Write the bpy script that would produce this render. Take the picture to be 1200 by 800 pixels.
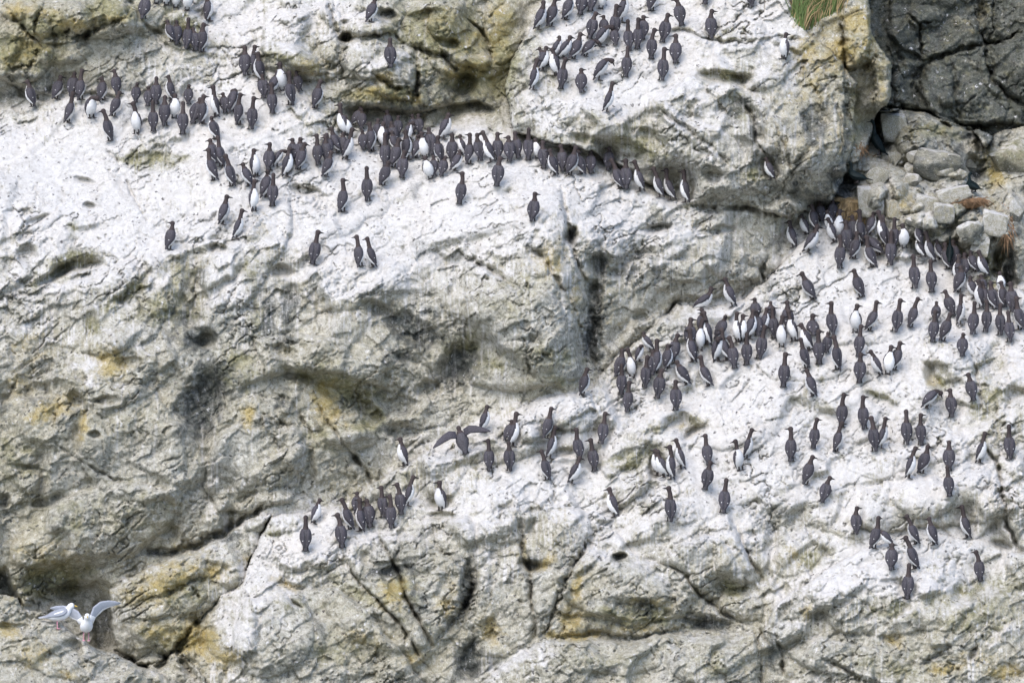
import bpy, bmesh, math, random
import numpy as np
from mathutils import Vector, Matrix

random.seed(7)
RNG = np.random.default_rng(11)
scene = bpy.context.scene
COL = scene.collection
for _o in list(bpy.data.objects):
    bpy.data.objects.remove(_o)

# ------------------------------------------------------------------ camera, sky, sun, exposure
PX = 1.0 / 80.0              # metres on the reference plane per photograph pixel
DIST = 90.0                  # a long lens from a boat, 90 m off the rock
cam_data = bpy.data.cameras.new("camera")
cam = bpy.data.objects.new("camera", cam_data)
COL.objects.link(cam)
cam.location = (0, -DIST, 0)
cam.rotation_euler = (math.radians(90), 0, 0)
cam_data.sensor_width = 36.0
cam_data.lens = 36.0 * DIST / (1200 * PX)
cam_data.clip_start = 1.0
cam_data.clip_end = 5000.0
scene.camera = cam

SUN_EL, SUN_AZ = 48.0, 205.0     # high, behind the camera and to its left, through cloud
world = bpy.data.worlds.new("World")
scene.world = world
world.use_nodes = True
wn = world.node_tree
sky_tex = wn.nodes.new("ShaderNodeTexSky")
sky_tex.sky_type = 'NISHITA'
sky_tex.sun_disc = False
sky_tex.sun_elevation = math.radians(SUN_EL)
sky_tex.sun_rotation = math.radians(SUN_AZ)
sky_tex.air_density = 0.7
sky_tex.dust_density = 1.5
sky_tex.ozone_density = 1.0
wn.nodes["Background"].inputs["Strength"].default_value = 0.15
wn.links.new(sky_tex.outputs[0], wn.nodes["Background"].inputs["Color"])

sun_data = bpy.data.lights.new("sun", 'SUN')
sun_data.energy = 0.95
sun_data.angle = math.radians(45)
sun_data.color = (1.0, 0.945, 0.885)
sun = bpy.data.objects.new("sun", sun_data)
COL.objects.link(sun)
_e, _a = math.radians(SUN_EL), math.radians(SUN_AZ)
_dir = Vector((math.sin(_a) * math.cos(_e), math.cos(_a) * math.cos(_e), math.sin(_e)))   # towards the sun
sun.rotation_euler = _dir.to_track_quat('Z', 'Y').to_euler()
sun.location = _dir * 60

scene.view_settings.view_transform = 'Standard'
scene.view_settings.look = 'None'
scene.view_settings.exposure = 1.12
scene.view_settings.gamma = 1.0

# ------------------------------------------------------------------ helpers
def tag(o, label=None, cat=None, group=None, kind=None):
    if label: o["label"] = label
    if cat: o["category"] = cat
    if group: o["group"] = group
    if kind: o["kind"] = kind
    return o

def link(o, parent=None):
    COL.objects.link(o)
    if parent is not None:
        o.parent = parent
    return o

def mesh_np(name, verts, faces, mats=(), mat_idx=None, smooth=True):
    """verts (n,3), faces (m,3) or (m,4) arrays -> a mesh, fast"""
    me = bpy.data.meshes.new(name)
    verts = np.asarray(verts, np.float32); faces = np.asarray(faces, np.int32)
    k = faces.shape[1]
    me.vertices.add(len(verts)); me.vertices.foreach_set("co", verts.ravel())
    me.loops.add(faces.size); me.loops.foreach_set("vertex_index", faces.ravel())
    me.polygons.add(len(faces))
    me.polygons.foreach_set("loop_start", np.arange(0, faces.size, k, dtype=np.int32))
    me.polygons.foreach_set("loop_total", np.full(len(faces), k, np.int32))
    for m in mats: me.materials.append(m)
    if mat_idx is not None: me.polygons.foreach_set("material_index", np.asarray(mat_idx, np.int32))
    me.polygons.foreach_set("use_smooth", np.full(len(faces), smooth, bool))
    me.update(calc_edges=True)
    return me

def sstep(a, b, x):
    t = np.clip((x - a) / (b - a), 0, 1)
    return t * t * (3 - 2 * t)

# ---- lattice noise in numpy
_perm = np.random.default_rng(3).permutation(1024).astype(np.int32)
_perm = np.concatenate([_perm, _perm])
_gang = np.random.default_rng(4).random(1024).astype(np.float32) * 2 * np.pi
_gx, _gy = np.cos(_gang), np.sin(_gang)
_rnd = np.random.default_rng(5).random((4, 1024)).astype(np.float32)

def _h(ix, iy, seed):
    return _perm[(_perm[(ix + seed * 57) & 1023] + iy + seed * 131) & 1023]

def perlin(x, y, seed=0):
    x0 = np.floor(x); y0 = np.floor(y)
    fx = (x - x0).astype(np.float32); fy = (y - y0).astype(np.float32)
    ix = x0.astype(np.int32); iy = y0.astype(np.int32)
    sx = fx * fx * fx * (fx * (fx * 6 - 15) + 10); sy = fy * fy * fy * (fy * (fy * 6 - 15) + 10)
    def g(dx, dy):
        h = _h(ix + dx, iy + dy, seed)
        return _gx[h] * (fx - dx) + _gy[h] * (fy - dy)
    a = g(0, 0); b = g(1, 0); c = g(0, 1); d = g(1, 1)
    top = a + (b - a) * sx
    return (top + ((c + (d - c) * sx) - top) * sy) * 1.45

def fbm(x, y, octs=4, seed=0, gain=0.5, lac=2.03):
    s = 0; a = 1.0; n = 0
    for k in range(octs):
        s = s + perlin(x, y, seed + k * 7) * a
        n += a; a *= gain; x = x * lac + 13.7; y = y * lac + 5.1
    return s / n

def ridged(x, y, octs=4, seed=0, gain=0.55):
    s = 0; a = 1.0; n = 0
    for k in range(octs):
        s = s + (1 - np.abs(perlin(x, y, seed + k * 7))) * a
        n += a; a *= gain; x = x * 2.07 + 3.7; y = y * 2.07 + 9.1
    return s / n

def worley(x, y, seed=0):
    """F1, F2, offset to the cell's seed (dx, dy) and three random numbers of the nearest cell"""
    x0 = np.floor(x).astype(np.int32); y0 = np.floor(y).astype(np.int32)
    f1 = np.full(x.shape, 9.0, np.float32); f2 = f1.copy()
    bx = np.zeros(x.shape, np.float32); by = bx.copy(); bh = np.zeros(x.shape, np.int32)
    for j in (-1, 0, 1):
        for i in (-1, 0, 1):
            h = _h(x0 + i, y0 + j, seed)
            dx = (x - (x0 + i) - (0.1 + 0.8 * _rnd[0][h])).astype(np.float32)
            dy = (y - (y0 + j) - (0.1 + 0.8 * _rnd[1][h])).astype(np.float32)
            d = dx * dx + dy * dy
            near = d < f1
            f2 = np.where(near, f1, np.minimum(f2, d))
            f1 = np.where(near, d, f1); bx = np.where(near, dx, bx); by = np.where(near, dy, by); bh = np.where(near, h, bh)
    return np.sqrt(f1), np.sqrt(f2), bx, by, _rnd[2][bh], _rnd[3][bh], _rnd[0][(bh + 77) & 1023]

def box_blur(a, r):
    for ax in (0, 1):
        pad = [(0, 0), (0, 0)]; pad[ax] = (r + 1, r)
        c = np.cumsum(np.pad(a, pad, mode='edge').astype(np.float64), axis=ax)
        n = a.shape[ax]
        if ax == 0: a = (c[2 * r + 1:2 * r + 1 + n] - c[:n]) / (2 * r + 1)
        else: a = (c[:, 2 * r + 1:2 * r + 1 + n] - c[:, :n]) / (2 * r + 1)
    return a.astype(np.float32)

def tps(ctrl, X, Y):
    """thin-plate surface through (x, y, value) points"""
    c = np.array(ctrl, np.float64); p = c[:, :2] / 400.0; n = len(c)
    def k(r2): return np.where(r2 > 0, 0.5 * r2 * np.log(np.maximum(r2, 1e-12)), 0)
    A = np.zeros((n + 3, n + 3)); d = p[:, None] - p[None]
    A[:n, :n] = k((d ** 2).sum(-1)) + np.eye(n) * 2e-3
    A[:n, n] = 1; A[:n, n + 1:] = p; A[n, :n] = 1; A[n + 1:, :n] = p.T
    w = np.linalg.solve(A, np.concatenate([c[:, 2], [0, 0, 0]]))
    x = X / 400.0; y = Y / 400.0
    out = w[n] + w[n + 1] * x + w[n + 2] * y
    for i in range(n):
        out = out + w[i] * k((x - p[i, 0]) ** 2 + (y - p[i, 1]) ** 2)
    return out

def seg_dist(X, Y, pts, closed=False):
    best = np.full(X.shape, 1e9, np.float32); tt = np.zeros(X.shape, np.float32)
    n = len(pts); L = 0
    for i in range(n if closed else n - 1):
        (ax, ay), (bx, by) = pts[i][:2], pts[(i + 1) % n][:2]
        vx, vy = bx - ax, by - ay; l2 = vx * vx + vy * vy + 1e-9
        t = np.clip(((X - ax) * vx + (Y - ay) * vy) / l2, 0, 1)
        d = (X - ax - t * vx) ** 2 + (Y - ay - t * vy) ** 2
        m = d < best
        best = np.where(m, d, best); tt = np.where(m, i + t, tt)
    return np.sqrt(best), tt

def inside(X, Y, pts):
    r = np.zeros(X.shape, bool); n = len(pts); j = n - 1
    for i in range(n):
        xi, yi = pts[i]; xj, yj = pts[j]
        if yi != yj:
            r ^= ((yi > Y) != (yj > Y)) & (X < (xj - xi) * (Y - yi) / (yj - yi) + xi)
        j = i
    return r
# ---------------------------------------------------------------- guillemots: foot x y, head x y, look, bill, posture
# look: B back to viewer, bl / br back half turned (white edge on that side), L / R profile, F breast to viewer, fl / fr breast half turned
# bill: l / r / - ; posture: s hunched, w bowing, t sitting, - upright
BIRDS = {
"at the left ledge's shaded end": """38 126 32 97 bl l -;66 117 68 92 br r s;84 114 86 88 B - s;95 118 94 85 br r -;80 145 85 111 br r -;
108 140 105 115 fr r w;122 118 116 94 br l s""",
"in left ledge's first crowd": """138 112 135 85 B l -;133 137 139 110 br r -;129 166 122 131 bl l -;159 121 159 101 B - s;
160 158 157 123 F l -;173 125 174 105 B l s;183 123 182 94 B - -;180 155 180 122 B - -;193 148 194 116 B - -;
200 119 198 92 bl l -;204 140 206 114 F l s;214 158 214 123 B - -;221 123 221 110 B r s""",
"in left ledge's second crowd": """226 145 236 115 B r s;238 146 240 115 br r -;252 138 248 104 L l -;264 133 262 115 B l s;
275 132 270 105 br l w;280 147 282 113 br r -;294 152 299 117 B r -""",
"below the mossy boulders": """168 23 170 -4 B l s;183 6 186 -22 F l -;195 8 197 -20 F r -;206 11 207 -17 F l -;219 14 221 -14 F r -;
246 26 244 -4 br r -;201 50 199 27 bl l s;208 53 206 28 B - s;219 58 219 25 B - -;229 60 226 36 B - s;237 62 241 31 br r -""",
"on the step beside lichen wall": """288 89 287 57 B l -;300 86 298 57 R r -;304 97 301 65 bl l -;309 116 308 91 B - s;320 111 322 87 br r s;
331 108 326 77 F l -;340 124 340 87 bl l -;352 108 346 88 B r s;319 134 317 101 B l -;370 128 375 97 br r -""",
"in the file below left ledge": """252 164 250 140 bl l s;259 196 256 163 bl l -;252 192 248 166 bl l s;250 212 246 177 bl l -;
271 219 266 184 bl l -;291 219 286 194 bl l s;301 208 298 178 fr r -;298 248 297 214 fr r -;315 200 315 171 B l -;
325 196 325 180 R r w;312 232 312 203 br r s;319 242 319 207 B - -;336 208 341 176 R r -""",
"on the slope below middle ledge": """198 293 203 263 br l -;261 264 265 232 br r -;277 281 286 248 R r -;366 310 372 273 B r -;
423 313 417 279 br l -;437 314 431 281 bl l -;402 249 403 213 br r -;431 236 430 197 B - -;538 240 542 205 B l -;
582 219 586 187 B r -;624 260 627 229 B r -""",
"where middle ledge begins": """343 190 342 166 B l s;352 192 352 165 B - s;350 200 358 170 br r -;373 194 371 161 B l -;383 190 382 163 B l -;
396 180 388 152 bl l -;385 185 382 160 B l s;382 208 388 180 br r -;406 188 415 153 R r -;402 180 401 167 B - s""",
"in the crowd under dark overhang": """403 160 398 124 fl l -;415 148 421 128 br l s;409 160 407 147 F l s;424 152 423 131 B l s;
437 178 434 147 br l -;442 166 441 143 br r s;427 176 424 156 B - s;455 154 453 133 B l s;447 174 451 147 fl l s;
466 160 467 143 B r s;462 172 460 146 B - s;452 196 453 156 B r -;461 197 467 165 br r -;463 178 462 160 bl l s;479 188 475 156 br l -;
488 186 487 162 br r s;484 158 483 141 B l s;492 158 491 142 B r s;482 165 476 152 R r w;498 187 494 158 F r -;
505 182 502 153 B - s;520 164 522 136 R r s;471 209 474 180 B r -;449 218 455 192 br r s;505 211 498 186 F l s;509 207 507 190 B r s""",
"in the middle ledge's row": """515 191 514 163 bl r -;530 190 530 160 B l -;517 207 521 187 B r s;533 201 537 179 br l s;541 183 541 163 L l s;
550 193 551 160 br l -;563 189 557 160 B r -;575 191 569 156 L l -;584 188 583 159 B r -;597 190 596 163 B l s;
608 186 604 158 B r -;619 188 620 154 B - -;630 187 628 170 F l s;637 198 637 169 B r -;650 206 645 178 bl l -;
660 201 659 173 B l -;668 206 674 174 br r -;681 205 680 180 bl r s;693 204 692 180 B - s""",
"in short row under the dome": """713 200 714 176 B l s;727 222 720 188 bl l -;734 222 733 190 B l -;750 225 745 191 L l -;773 232 767 199 L l -;
786 235 782 201 L l -;803 238 801 203 L l -""",
"on the rough wall above ledges": """434 27 437 1 br r -;457 80 459 48 B - -""",
"in the dome's top row": """631 36 637 4 R l -;645 32 651 1 br r -;663 24 670 -6 br r -;680 18 684 -8 B r s;692 14 694 -14 B l s;704 12 706 -16 F r -;
729 27 732 -5 R r -;764 14 766 -16 br r -;762 8 763 -18 B - s;826 6 829 -24 B r -;880 9 878 -22 B l -;799 31 793 1 B l -""",
"in the dome's left flock": """691 46 697 17 B r -;708 42 707 22 B l s;719 45 721 9 B r -;721 54 720 37 B - s;704 56 703 33 R r w;652 69 653 46 R r s;
660 70 666 45 R r s;672 70 680 41 br r -;686 67 692 48 br r w;636 84 640 58 R r s;642 78 631 58 bl l s;625 106 630 72 R r -;
651 90 646 60 L l -;657 105 662 71 B r -;682 109 680 84 B r s;702 95 706 68 R r w;711 132 719 99 R r -""",
"scattered over the dome": """737 60 734 27 B - -;747 58 748 25 B r -;753 47 755 22 B r s;733 91 737 58 B - -;763 70 766 37 B r -;
776 50 782 19 B r -;792 75 793 44 B l -;775 95 780 59 B r -;833 46 834 15 B r -;917 70 922 42 fl r -;903 211 901 188 L l s""",
"in crowd below the straw nest": """929 291 924 262 L l -;944 276 940 257 L l s;954 270 951 243 bl l -;963 260 960 240 B - s;947 297 957 265 R r -;
977 285 968 258 L l -;973 272 970 250 fl l s;982 280 985 249 F r -;987 264 986 242 B r s;976 258 975 242 B - s;984 315 986 279 B l -;
993 294 992 262 B l -;1001 304 1004 275 br r -;1008 286 1006 249 bl l -;1000 282 998 256 B l s;1022 314 1016 279 bl l -;1030 300 1018 270 bl l w;
1020 276 1023 252 br r s;1035 286 1030 243 L l -;1037 290 1036 256 bl l -;1043 311 1043 273 B - -;1048 292 1050 259 B r -;1060 292 1058 266 F l s""",
"in crowd at the rubble foot": """1079 302 1079 279 L l s;1092 308 1086 274 L l -;1076 286 1078 268 bl l s;1101 305 1100 289 bl l s;1111 316 1108 288 bl l -;
1118 311 1117 285 B r -;1121 333 1122 302 bl r -;1130 326 1130 300 B r s;1124 343 1124 315 br l s;1142 319 1138 297 bl r s;1155 325 1147 296 L l -""",
"in crowd by the dark cleft": """1141 350 1140 327 bl l s;1152 346 1150 327 B l s;1157 360 1152 333 bl l -;1148 362 1144 331 L l -;1165 363 1163 333 bl r -;
1176 361 1172 333 bl l -;1187 366 1184 334 B l -;1174 343 1172 326 F l s;1195 387 1193 350 bl r -;1140 392 1141 357 B - -;1155 389 1156 355 B l -;
1172 393 1173 359 B r -;1183 401 1182 368 B - -""",
"on the upper white slope": """952 352 938 320 bl l -;1009 349 1001 318 bl l -;1072 338 1071 302 B - -;1092 343 1092 308 B r -;975 393 975 357 B l -;1002 391 1005 360 F r -;
1019 388 1028 355 br r -;1048 389 1056 353 B r -;1067 384 1076 351 br r -;953 393 952 370 B r t;1117 370 1108 342 B l -;1126 381 1128 348 R r -;
1097 378 1098 358 B - s;1093 401 1098 367 B r -;1105 400 1113 369 br r -;1128 418 1128 394 B - s""",
"in the crest crowd's left half": """822 361 820 339 R r t;858 360 848 328 L l -;808 408 810 376 B r -;811 425 809 388 bl l -;820 412 823 377 F r -;828 405 828 363 L l -;
822 392 822 365 B l -;842 424 837 392 R l w;842 398 848 372 br r s;851 423 847 388 bl l -;861 432 858 397 B l -;875 428 875 393 B - -;
864 402 862 369 fl r -;871 401 871 372 fr r -;879 398 883 366 R r -;888 394 887 368 B r s;886 375 884 353 B l s;895 391 898 364 R r -;889 421 895 384 B r -""",
"in the crest crowd's right half": """903 378 904 359 B - s;907 397 907 363 B r -;916 408 917 373 F r -;930 401 926 366 fl r -;923 388 923 356 B l s;948 412 940 381 L l -;
945 432 936 399 bl l -;960 427 959 390 B r -;969 414 969 394 B - s;981 434 976 392 bl l -;1006 418 1010 384 B r -;1007 449 1008 417 B r -;
1031 441 1018 412 L l -;1040 440 1044 408 F r -;1048 434 1056 403 br r -;918 454 920 415 B r -;952 465 948 435 bl - -""",
"in flock between crest and wall": """762 412 755 393 L l s;725 442 728 412 br r -;741 444 739 411 F l -;728 463 729 430 B - -;735 483 738 450 B r -;755 455 758 420 B r -;
764 440 766 414 B l s;750 425 748 410 R l w;771 438 771 401 br r -;784 432 780 407 br r s;788 424 793 394 B r -;804 452 796 424 bl l s;830 453 822 419 bl l -;
770 467 776 435 B r -;792 481 792 449 B r -;683 464 689 434 br r -""",
"on the humped middle slab": """594 517 600 495 br l s;601 524 605 484 R - -;597 552 597 521 B - -;574 552 571 518 B l -;566 507 572 478 R r -;640 514 648 480 br r -;645 538 649 502 R r -;
641 563 635 530 bl l -;670 567 681 537 R r -;679 539 676 505 B l -;697 552 690 517 B l -;704 520 709 486 B r -;720 606 715 574 L l -;
785 611 785 573 B l -""",
"beside the hollow in the slab": """770 558 772 530 L l s;778 560 773 530 L l -;786 562 783 525 L l -;798 550 794 517 L l -;831 545 827 512 B l -;826 574 832 543 B r -;
847 601 850 564 B - -;869 552 860 518 fr l -;875 538 881 505 R r -""",
"on the low ledge": """473 547 469 516 L l -;516 599 515 567 fl l -;478 593 486 560 R r -;470 603 469 569 B l -;449 606 447 573 B l -;459 619 456 583 B l -;
434 618 431 588 B l s;422 623 421 587 bl l -;417 602 418 580 B l s;410 621 403 586 bl l -;401 642 398 603 B l -;368 614 377 587 R - -;358 646 357 607 B - -""",
"halfway down the white slope": """927 541 925 504 B l -;953 526 956 493 B r -;986 501 990 464 B r -;1013 503 1012 467 B r -;980 530 989 497 br r -;1025 529 1023 491 B l -;
1033 526 1038 492 R r -;1062 521 1063 482 B - -;1079 522 1080 488 B r -;1086 479 1092 458 br r w;1115 489 1112 459 B l -;1141 470 1134 440 B l -;
1112 552 1114 520 B - -;1113 582 1111 549 B - -;1065 561 1073 526 R r -;1080 555 1086 524 br r -;1148 543 1155 509 R r -;1183 538 1183 500 B - -;
944 568 952 536 br r -;963 589 972 560 B r -""",
"on the lowest white slope": """1003 626 1004 597 B r -;1024 643 1028 608 br - -;1043 641 1034 622 L l w;1045 668 1045 640 B r s;1073 638 1066 605 bl l -;1072 667 1065 630 bl l -;
1094 639 1090 609 bl l -;1063 702 1064 662 B - -;1133 631 1125 595 bl l -;1149 681 1144 648 B l -""",
}
# ------------------------------------------------------------------ the rock: one relief over the whole face, cut into its rock masses
def axis(a, b, step, far, grow=1.22):
    mid = list(np.arange(a, b + step, step)); lo = []; hi = []
    s, x = step, a
    while x > a - far: s *= grow; x -= s; lo.append(x)
    s, x = step, mid[-1]
    while x < b + far: s *= grow; x += s; hi.append(x)
    return np.array(lo[::-1] + mid + hi, np.float32)

STEP = 1.2
ua = axis(-70, 1270, STEP, 700); va = axis(-60, 860, STEP, 640)
U, V = np.meshgrid(ua, va)
NV, NU = U.shape
Uc = np.clip(U, -150, 1350); Vc = np.clip(V, -120, 920)
wx = 7 * fbm(U / 60, V / 60, 3, 21) + 2.6 * fbm(U / 15, V / 15, 3, 22)
wy = 7 * fbm(U / 60, V / 60, 3, 23) + 2.6 * fbm(U / 15, V / 15, 3, 24)
WU, WV = U + wx, V + wy

def window(u0, v0, u1, v1, pad=0):
    i0, i1 = np.searchsorted(va, [v0 - pad, v1 + pad]); j0, j1 = np.searchsorted(ua, [u0 - pad, u1 + pad])
    return slice(max(i0 - 1, 0), i1 + 1), slice(max(j0 - 1, 0), j1 + 1)

# depth control points (photo u, v, metres behind the reference plane)
MAIN = [(60,50,3.9),(0,-80,4.6),(200,-80,5.2),(160,20,4.0),(230,100,3.5),(300,50,4.1),(300,-60,5.2),(420,-70,5.3),(400,40,4.1),(450,100,3.7),(560,60,4.5),(600,100,4.7),(620,-60,5.6),
 (450,140,3.6),(600,150,3.2),(330,100,3.3),(0,125,3.9),(0,150,3.2),(100,140,3.3),(100,200,2.6),(180,215,2.3),(0,250,1.7),(-100,300,1.3),(0,300,1.2),(120,300,1.2),(0,500,0.3),(-100,500,.3),(-100,680,-.1),(0,650,-0.2),
 (200,650,0.2),(200,400,0.6),(400,190,2.6),(560,195,2.5),(300,230,2.0),(420,300,1.35),(250,300,1.25),(330,340,1.0),(400,450,0.7),(475,400,1.0),(540,450,1.1),(650,400,0.5),(600,300,1.1),(600,220,1.9),(650,250,1.5),
 (300,560,0.15),(400,560,0.4),(430,520,0.6),(480,500,0.7),(680,450,0.7),(700,440,1.2),(700,330,1.5),(690,240,1.9),(730,300,1.8),(800,340,2.2),(850,265,2.5),(800,240,2.5),(920,300,3.0),(680,200,2.5),
 (1000,300,3.2),(100,760,-0.2),(200,760,-0.2),(300,850,-.4),(300,700,0.1)]
BACK = [(1000,-80,6.6),(1100,-80,6.7),(1250,-80,6.5),(1050,60,6.1),(1100,80,6.2),(1200,60,5.8),(1050,140,5.6),(1140,150,5.7),(1220,170,5.5),(1020,130,5.5),(1330,80,5.5)]
DOME = [(640,0,4.0),(780,-90,5.0),(780,20,3.9),(740,80,3.1),(650,120,2.6),(620,60,3.3),(610,150,2.45),(700,170,2.3),(800,190,2.35),(850,200,2.35),(960,180,2.45),(900,60,3.2),(880,-80,4.7),(940,60,3.3),(990,120,2.8),(960,240,2.75),(800,120,2.5),(860,140,2.4),(560,130,3.0),(900,240,2.6),(800,236,2.5)]
PILLAR = [(930,-80,4.2),(1030,-80,4.3),(950,20,3.8),(1020,20,3.8),(980,90,3.6),(1040,90,3.7),(1010,180,3.3),(1035,130,3.6)]
RUBBLE = [(1000,170,4.9),(1060,150,5.0),(1100,170,4.8),(1150,200,4.9),(1000,240,3.6),(1060,230,3.7),(1100,250,3.5),(1140,230,3.9),(1190,230,4.0),(1060,290,3.0),(1130,310,3.1),(1190,330,3.2),(1300,250,3.6),(1190,160,5.1),(960,260,3.3),(1200,360,2.9)]
SLAB = [(930,265,3.0),(1000,262,2.95),(1100,300,2.7),(1180,340,2.4),(1280,360,2.2),(850,350,1.9),(760,395,1.25),(700,455,0.75),(640,465,0.6),(560,500,0.35),(480,545,0.15),(400,592,-0.1),(300,610,-0.3),(200,668,-.55),
 (1000,340,2.15),(1100,370,1.9),(1190,410,1.45),(900,400,1.55),(980,440,1.05),(1080,440,1.0),(1170,480,0.65),(1050,500,0.5),(800,470,0.85),(730,520,0.15),(650,560,-0.15),(900,520,0.25),(1000,580,-0.2),(1100,560,0),(1190,570,-.1),
 (800,600,-0.65),(700,600,-.6),(600,620,-0.75),(500,640,-0.7),(400,660,-0.75),(300,680,-0.9),(240,700,-.8),(300,780,-1.5),(450,780,-1.6),(600,790,-1.75),(750,720,-1.2),(750,790,-1.9),(900,700,-.95),(900,790,-1.6),(1000,650,-0.6),(1100,640,-.55),(1200,700,-.9),(1100,800,-1.7),
 (200,900,-1.8),(600,920,-2.4),(1100,920,-2.3)]
LOWER = [(930,700,-1.3),(1000,655,-1.0),(1100,625,-.75),(1180,645,-.75),(1100,690,-1.2),(1000,720,-1.5),(1180,730,-1.45),(900,790,-1.8),(1050,790,-1.95),(1200,790,-1.8),(1280,680,-1.0),(1000,900,-2.4),(1250,900,-2.3)]
FORE = [(0,694,-1.9),(-100,690,-1.9),(50,718,-1.9),(100,748,-1.95),(200,795,-2.05),(0,780,-2.6),(100,790,-2.5),(0,900,-3.2),(200,900,-3.1),(-100,850,-3)]
BLOCK = [(140,690,-.65),(260,640,-.45),(200,690,-1.0),(160,740,-1.05),(230,710,-.95),(280,670,-.7),(190,775,-.9)]
STEPL = [(180,770,-1.4),(215,748,-1.3),(240,790,-1.6),(200,830,-1.9),(270,830,-1.8)]
HUMP = [(1110,690,0)]

MASSES = [   # name, polygon, control points, edge radius px, relief
 ("back_wall", [(955,-800),(1960,-800),(1960,230),(1200,180),(1150,155),(1100,150),(1050,130),(1010,140),(1000,60)], BACK, 12, 0.8),
 ("rubble_slope", [(985,190),(1010,180),(1030,135),(1075,130),(1140,150),(1155,175),(1175,155),(1200,150),(1960,150),(1960,420),(1240,390),(1160,330),(1100,300),(1050,275),(960,275),(960,200)], RUBBLE, 8, 1.1),
 ("rock_pillar", [(925,-800),(1012,-800),(1018,4),(1024,40),(1040,64),(1044,72),(1044,122),(1030,135),(1012,172),(1008,190),(985,195),(940,150),(930,60)], PILLAR, 8, 0.7),
 ("rock_dome", [(640,-800),(640,-20),(633,15),(618,40),(600,70),(592,100),(596,130),(600,152),(650,166),(700,180),(740,200),(800,236),(860,243),(920,251),(962,246),(980,225),(992,200),(1001,160),(1001,95),(975,60),(950,40),(928,15),(915,-60),(915,-800)], DOME, 7, 1.0),
 ("white_slab", [(-60,1500),(150,780),(188,762),(215,742),(258,706),(284,682),(290,664),(302,640),(320,606),(360,601),(392,596),(420,580),(440,563),(470,545),(500,530),(540,505),(580,487),(620,459),(660,457),(690,455),(702,443),(720,420),(760,390),(792,358),(830,362),(870,351),(900,328),(930,292),(955,266),(1000,264),(1050,270),(1100,294),(1150,318),(1178,336),(1215,352),(1960,372),(1960,1500)], SLAB, 10, 1.0),
 ("golden_boulder", [(132,692),(150,676),(190,660),(230,641),(256,628),(292,607),(318,604),(303,640),(290,660),(285,682),(258,706),(224,735),(205,762),(190,776),(170,779),(150,772),(134,764),(131,730)], BLOCK, 16, 1.0),
 ("lower_right_rock", [(888,752),(906,714),(925,694),(960,672),(990,655),(1010,641),(1040,632),(1100,622),(1150,632),(1180,645),(1200,650),(1960,670),(1960,1500),(880,1500),(892,800)], LOWER, 12, 1.0),
 ("low_step_rock", [(172,782),(196,772),(208,762),(222,772),(240,792),(250,840),(160,840)], STEPL, 8, .8),
 ("gull_rock", [(-1000,660),(-60,684),(0,693),(20,699),(28,716),(48,718),(70,729),(100,749),(120,761),(140,773),(165,783),(192,789),(212,800),(228,830),(230,1500),(-1000,1500)], FORE, 12, 1.0),
]
cu = np.arange(-160, 1361, 8.0); cv = np.arange(-128, 929, 8.0)
CU, CV = np.meshgrid(cu, cv)
def bilin(grid, gu, gv, u, v):
    x = np.clip((u - gu[0]) / (gu[1] - gu[0]), 0, len(gu) - 1.001); y = np.clip((v - gv[0]) / (gv[1] - gv[0]), 0, len(gv) - 1.001)
    i = x.astype(int); j = y.astype(int); fx = x - i; fy = y - j
    return ((grid[j, i] * (1 - fx) + grid[j, i + 1] * fx) * (1 - fy) + (grid[j + 1, i] * (1 - fx) + grid[j + 1, i + 1] * fx) * fy).astype(np.float32)
def surf(ctrl):
    return bilin(tps(ctrl, CU, CV), cu, cv, Uc, Vc)

D = surf(MAIN)
ID = np.zeros(D.shape, np.int32)
REL = np.ones(D.shape, np.float32)
EDGE = np.zeros(D.shape, np.float32)
for k, (nm, poly, ctrl, rad, rel) in enumerate(MASSES):
    us = [p[0] for p in poly]; vs = [p[1] for p in poly]
    w = window(min(us), min(vs), max(us), max(vs), 20)
    X, Y = WU[w], WV[w]
    ins = inside(X, Y, poly)
    sd, _ = seg_dist(X, Y, poly, True)
    dm = surf(ctrl)[w]
    e = np.clip(1 - sd / rad, 0, 1)
    dm = dm + rad * PX * 1.1 * (1 - np.sqrt(np.maximum(1 - e * e, 0)))
    if nm == "back_wall" or nm == "rubble_slope":
        take = ins                                   # these lie behind the general face: a recess
    else:
        take = ins & (dm < D[w] + 0.02)
    D[w] = np.where(take, dm, D[w]); ID[w] = np.where(take, k + 1, ID[w]); REL[w] = np.where(take, rel, REL[w])

# ---- named features: cracks, hollows and lobes
def crack(pts, width, depth, lip=0.0):
    us = [p[0] for p in pts]; vs = [p[1] for p in pts]
    w = window(min(us), min(vs), max(us), max(vs), 40)
    jx = 2.2 * perlin(U[w] / 6.5, V[w] / 6.5, 33) + 1.2 * perlin(U[w] / 2.7, V[w] / 2.7, 34)
    d, t = seg_dist(U[w] + 1.0 * wx[w] + jx, V[w] + 1.0 * wy[w] + jx, pts)
    n = len(pts) - 1
    br = sstep(-.45, .25, perlin(U[w] / 13, V[w] / 13, 31) + .4 * perlin(U[w] / 40, V[w] / 40, 32))
    taper = np.clip(np.minimum(t, n - t) / (0.3 * n) + 0.15, 0.15, 1) * (.35 + .65 * br)
    wd = width * (.55 + .6 * taper)
    D[w] += .85 * depth * taper * np.exp(-(d / wd) ** 2)
    D[w] -= .12 * depth * taper * np.exp(-((d - 2.5 * wd) / (2.5 * wd)) ** 2)
    D[w] += .25 * depth * taper * np.exp(-(d / (4 * wd)) ** 2) * (perlin(U[w] / 7, V[w] / 7, 35) + .3)
    if lip: D[w] -= lip * np.exp(-((d - 3 * width) / (2 * width)) ** 2)

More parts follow.
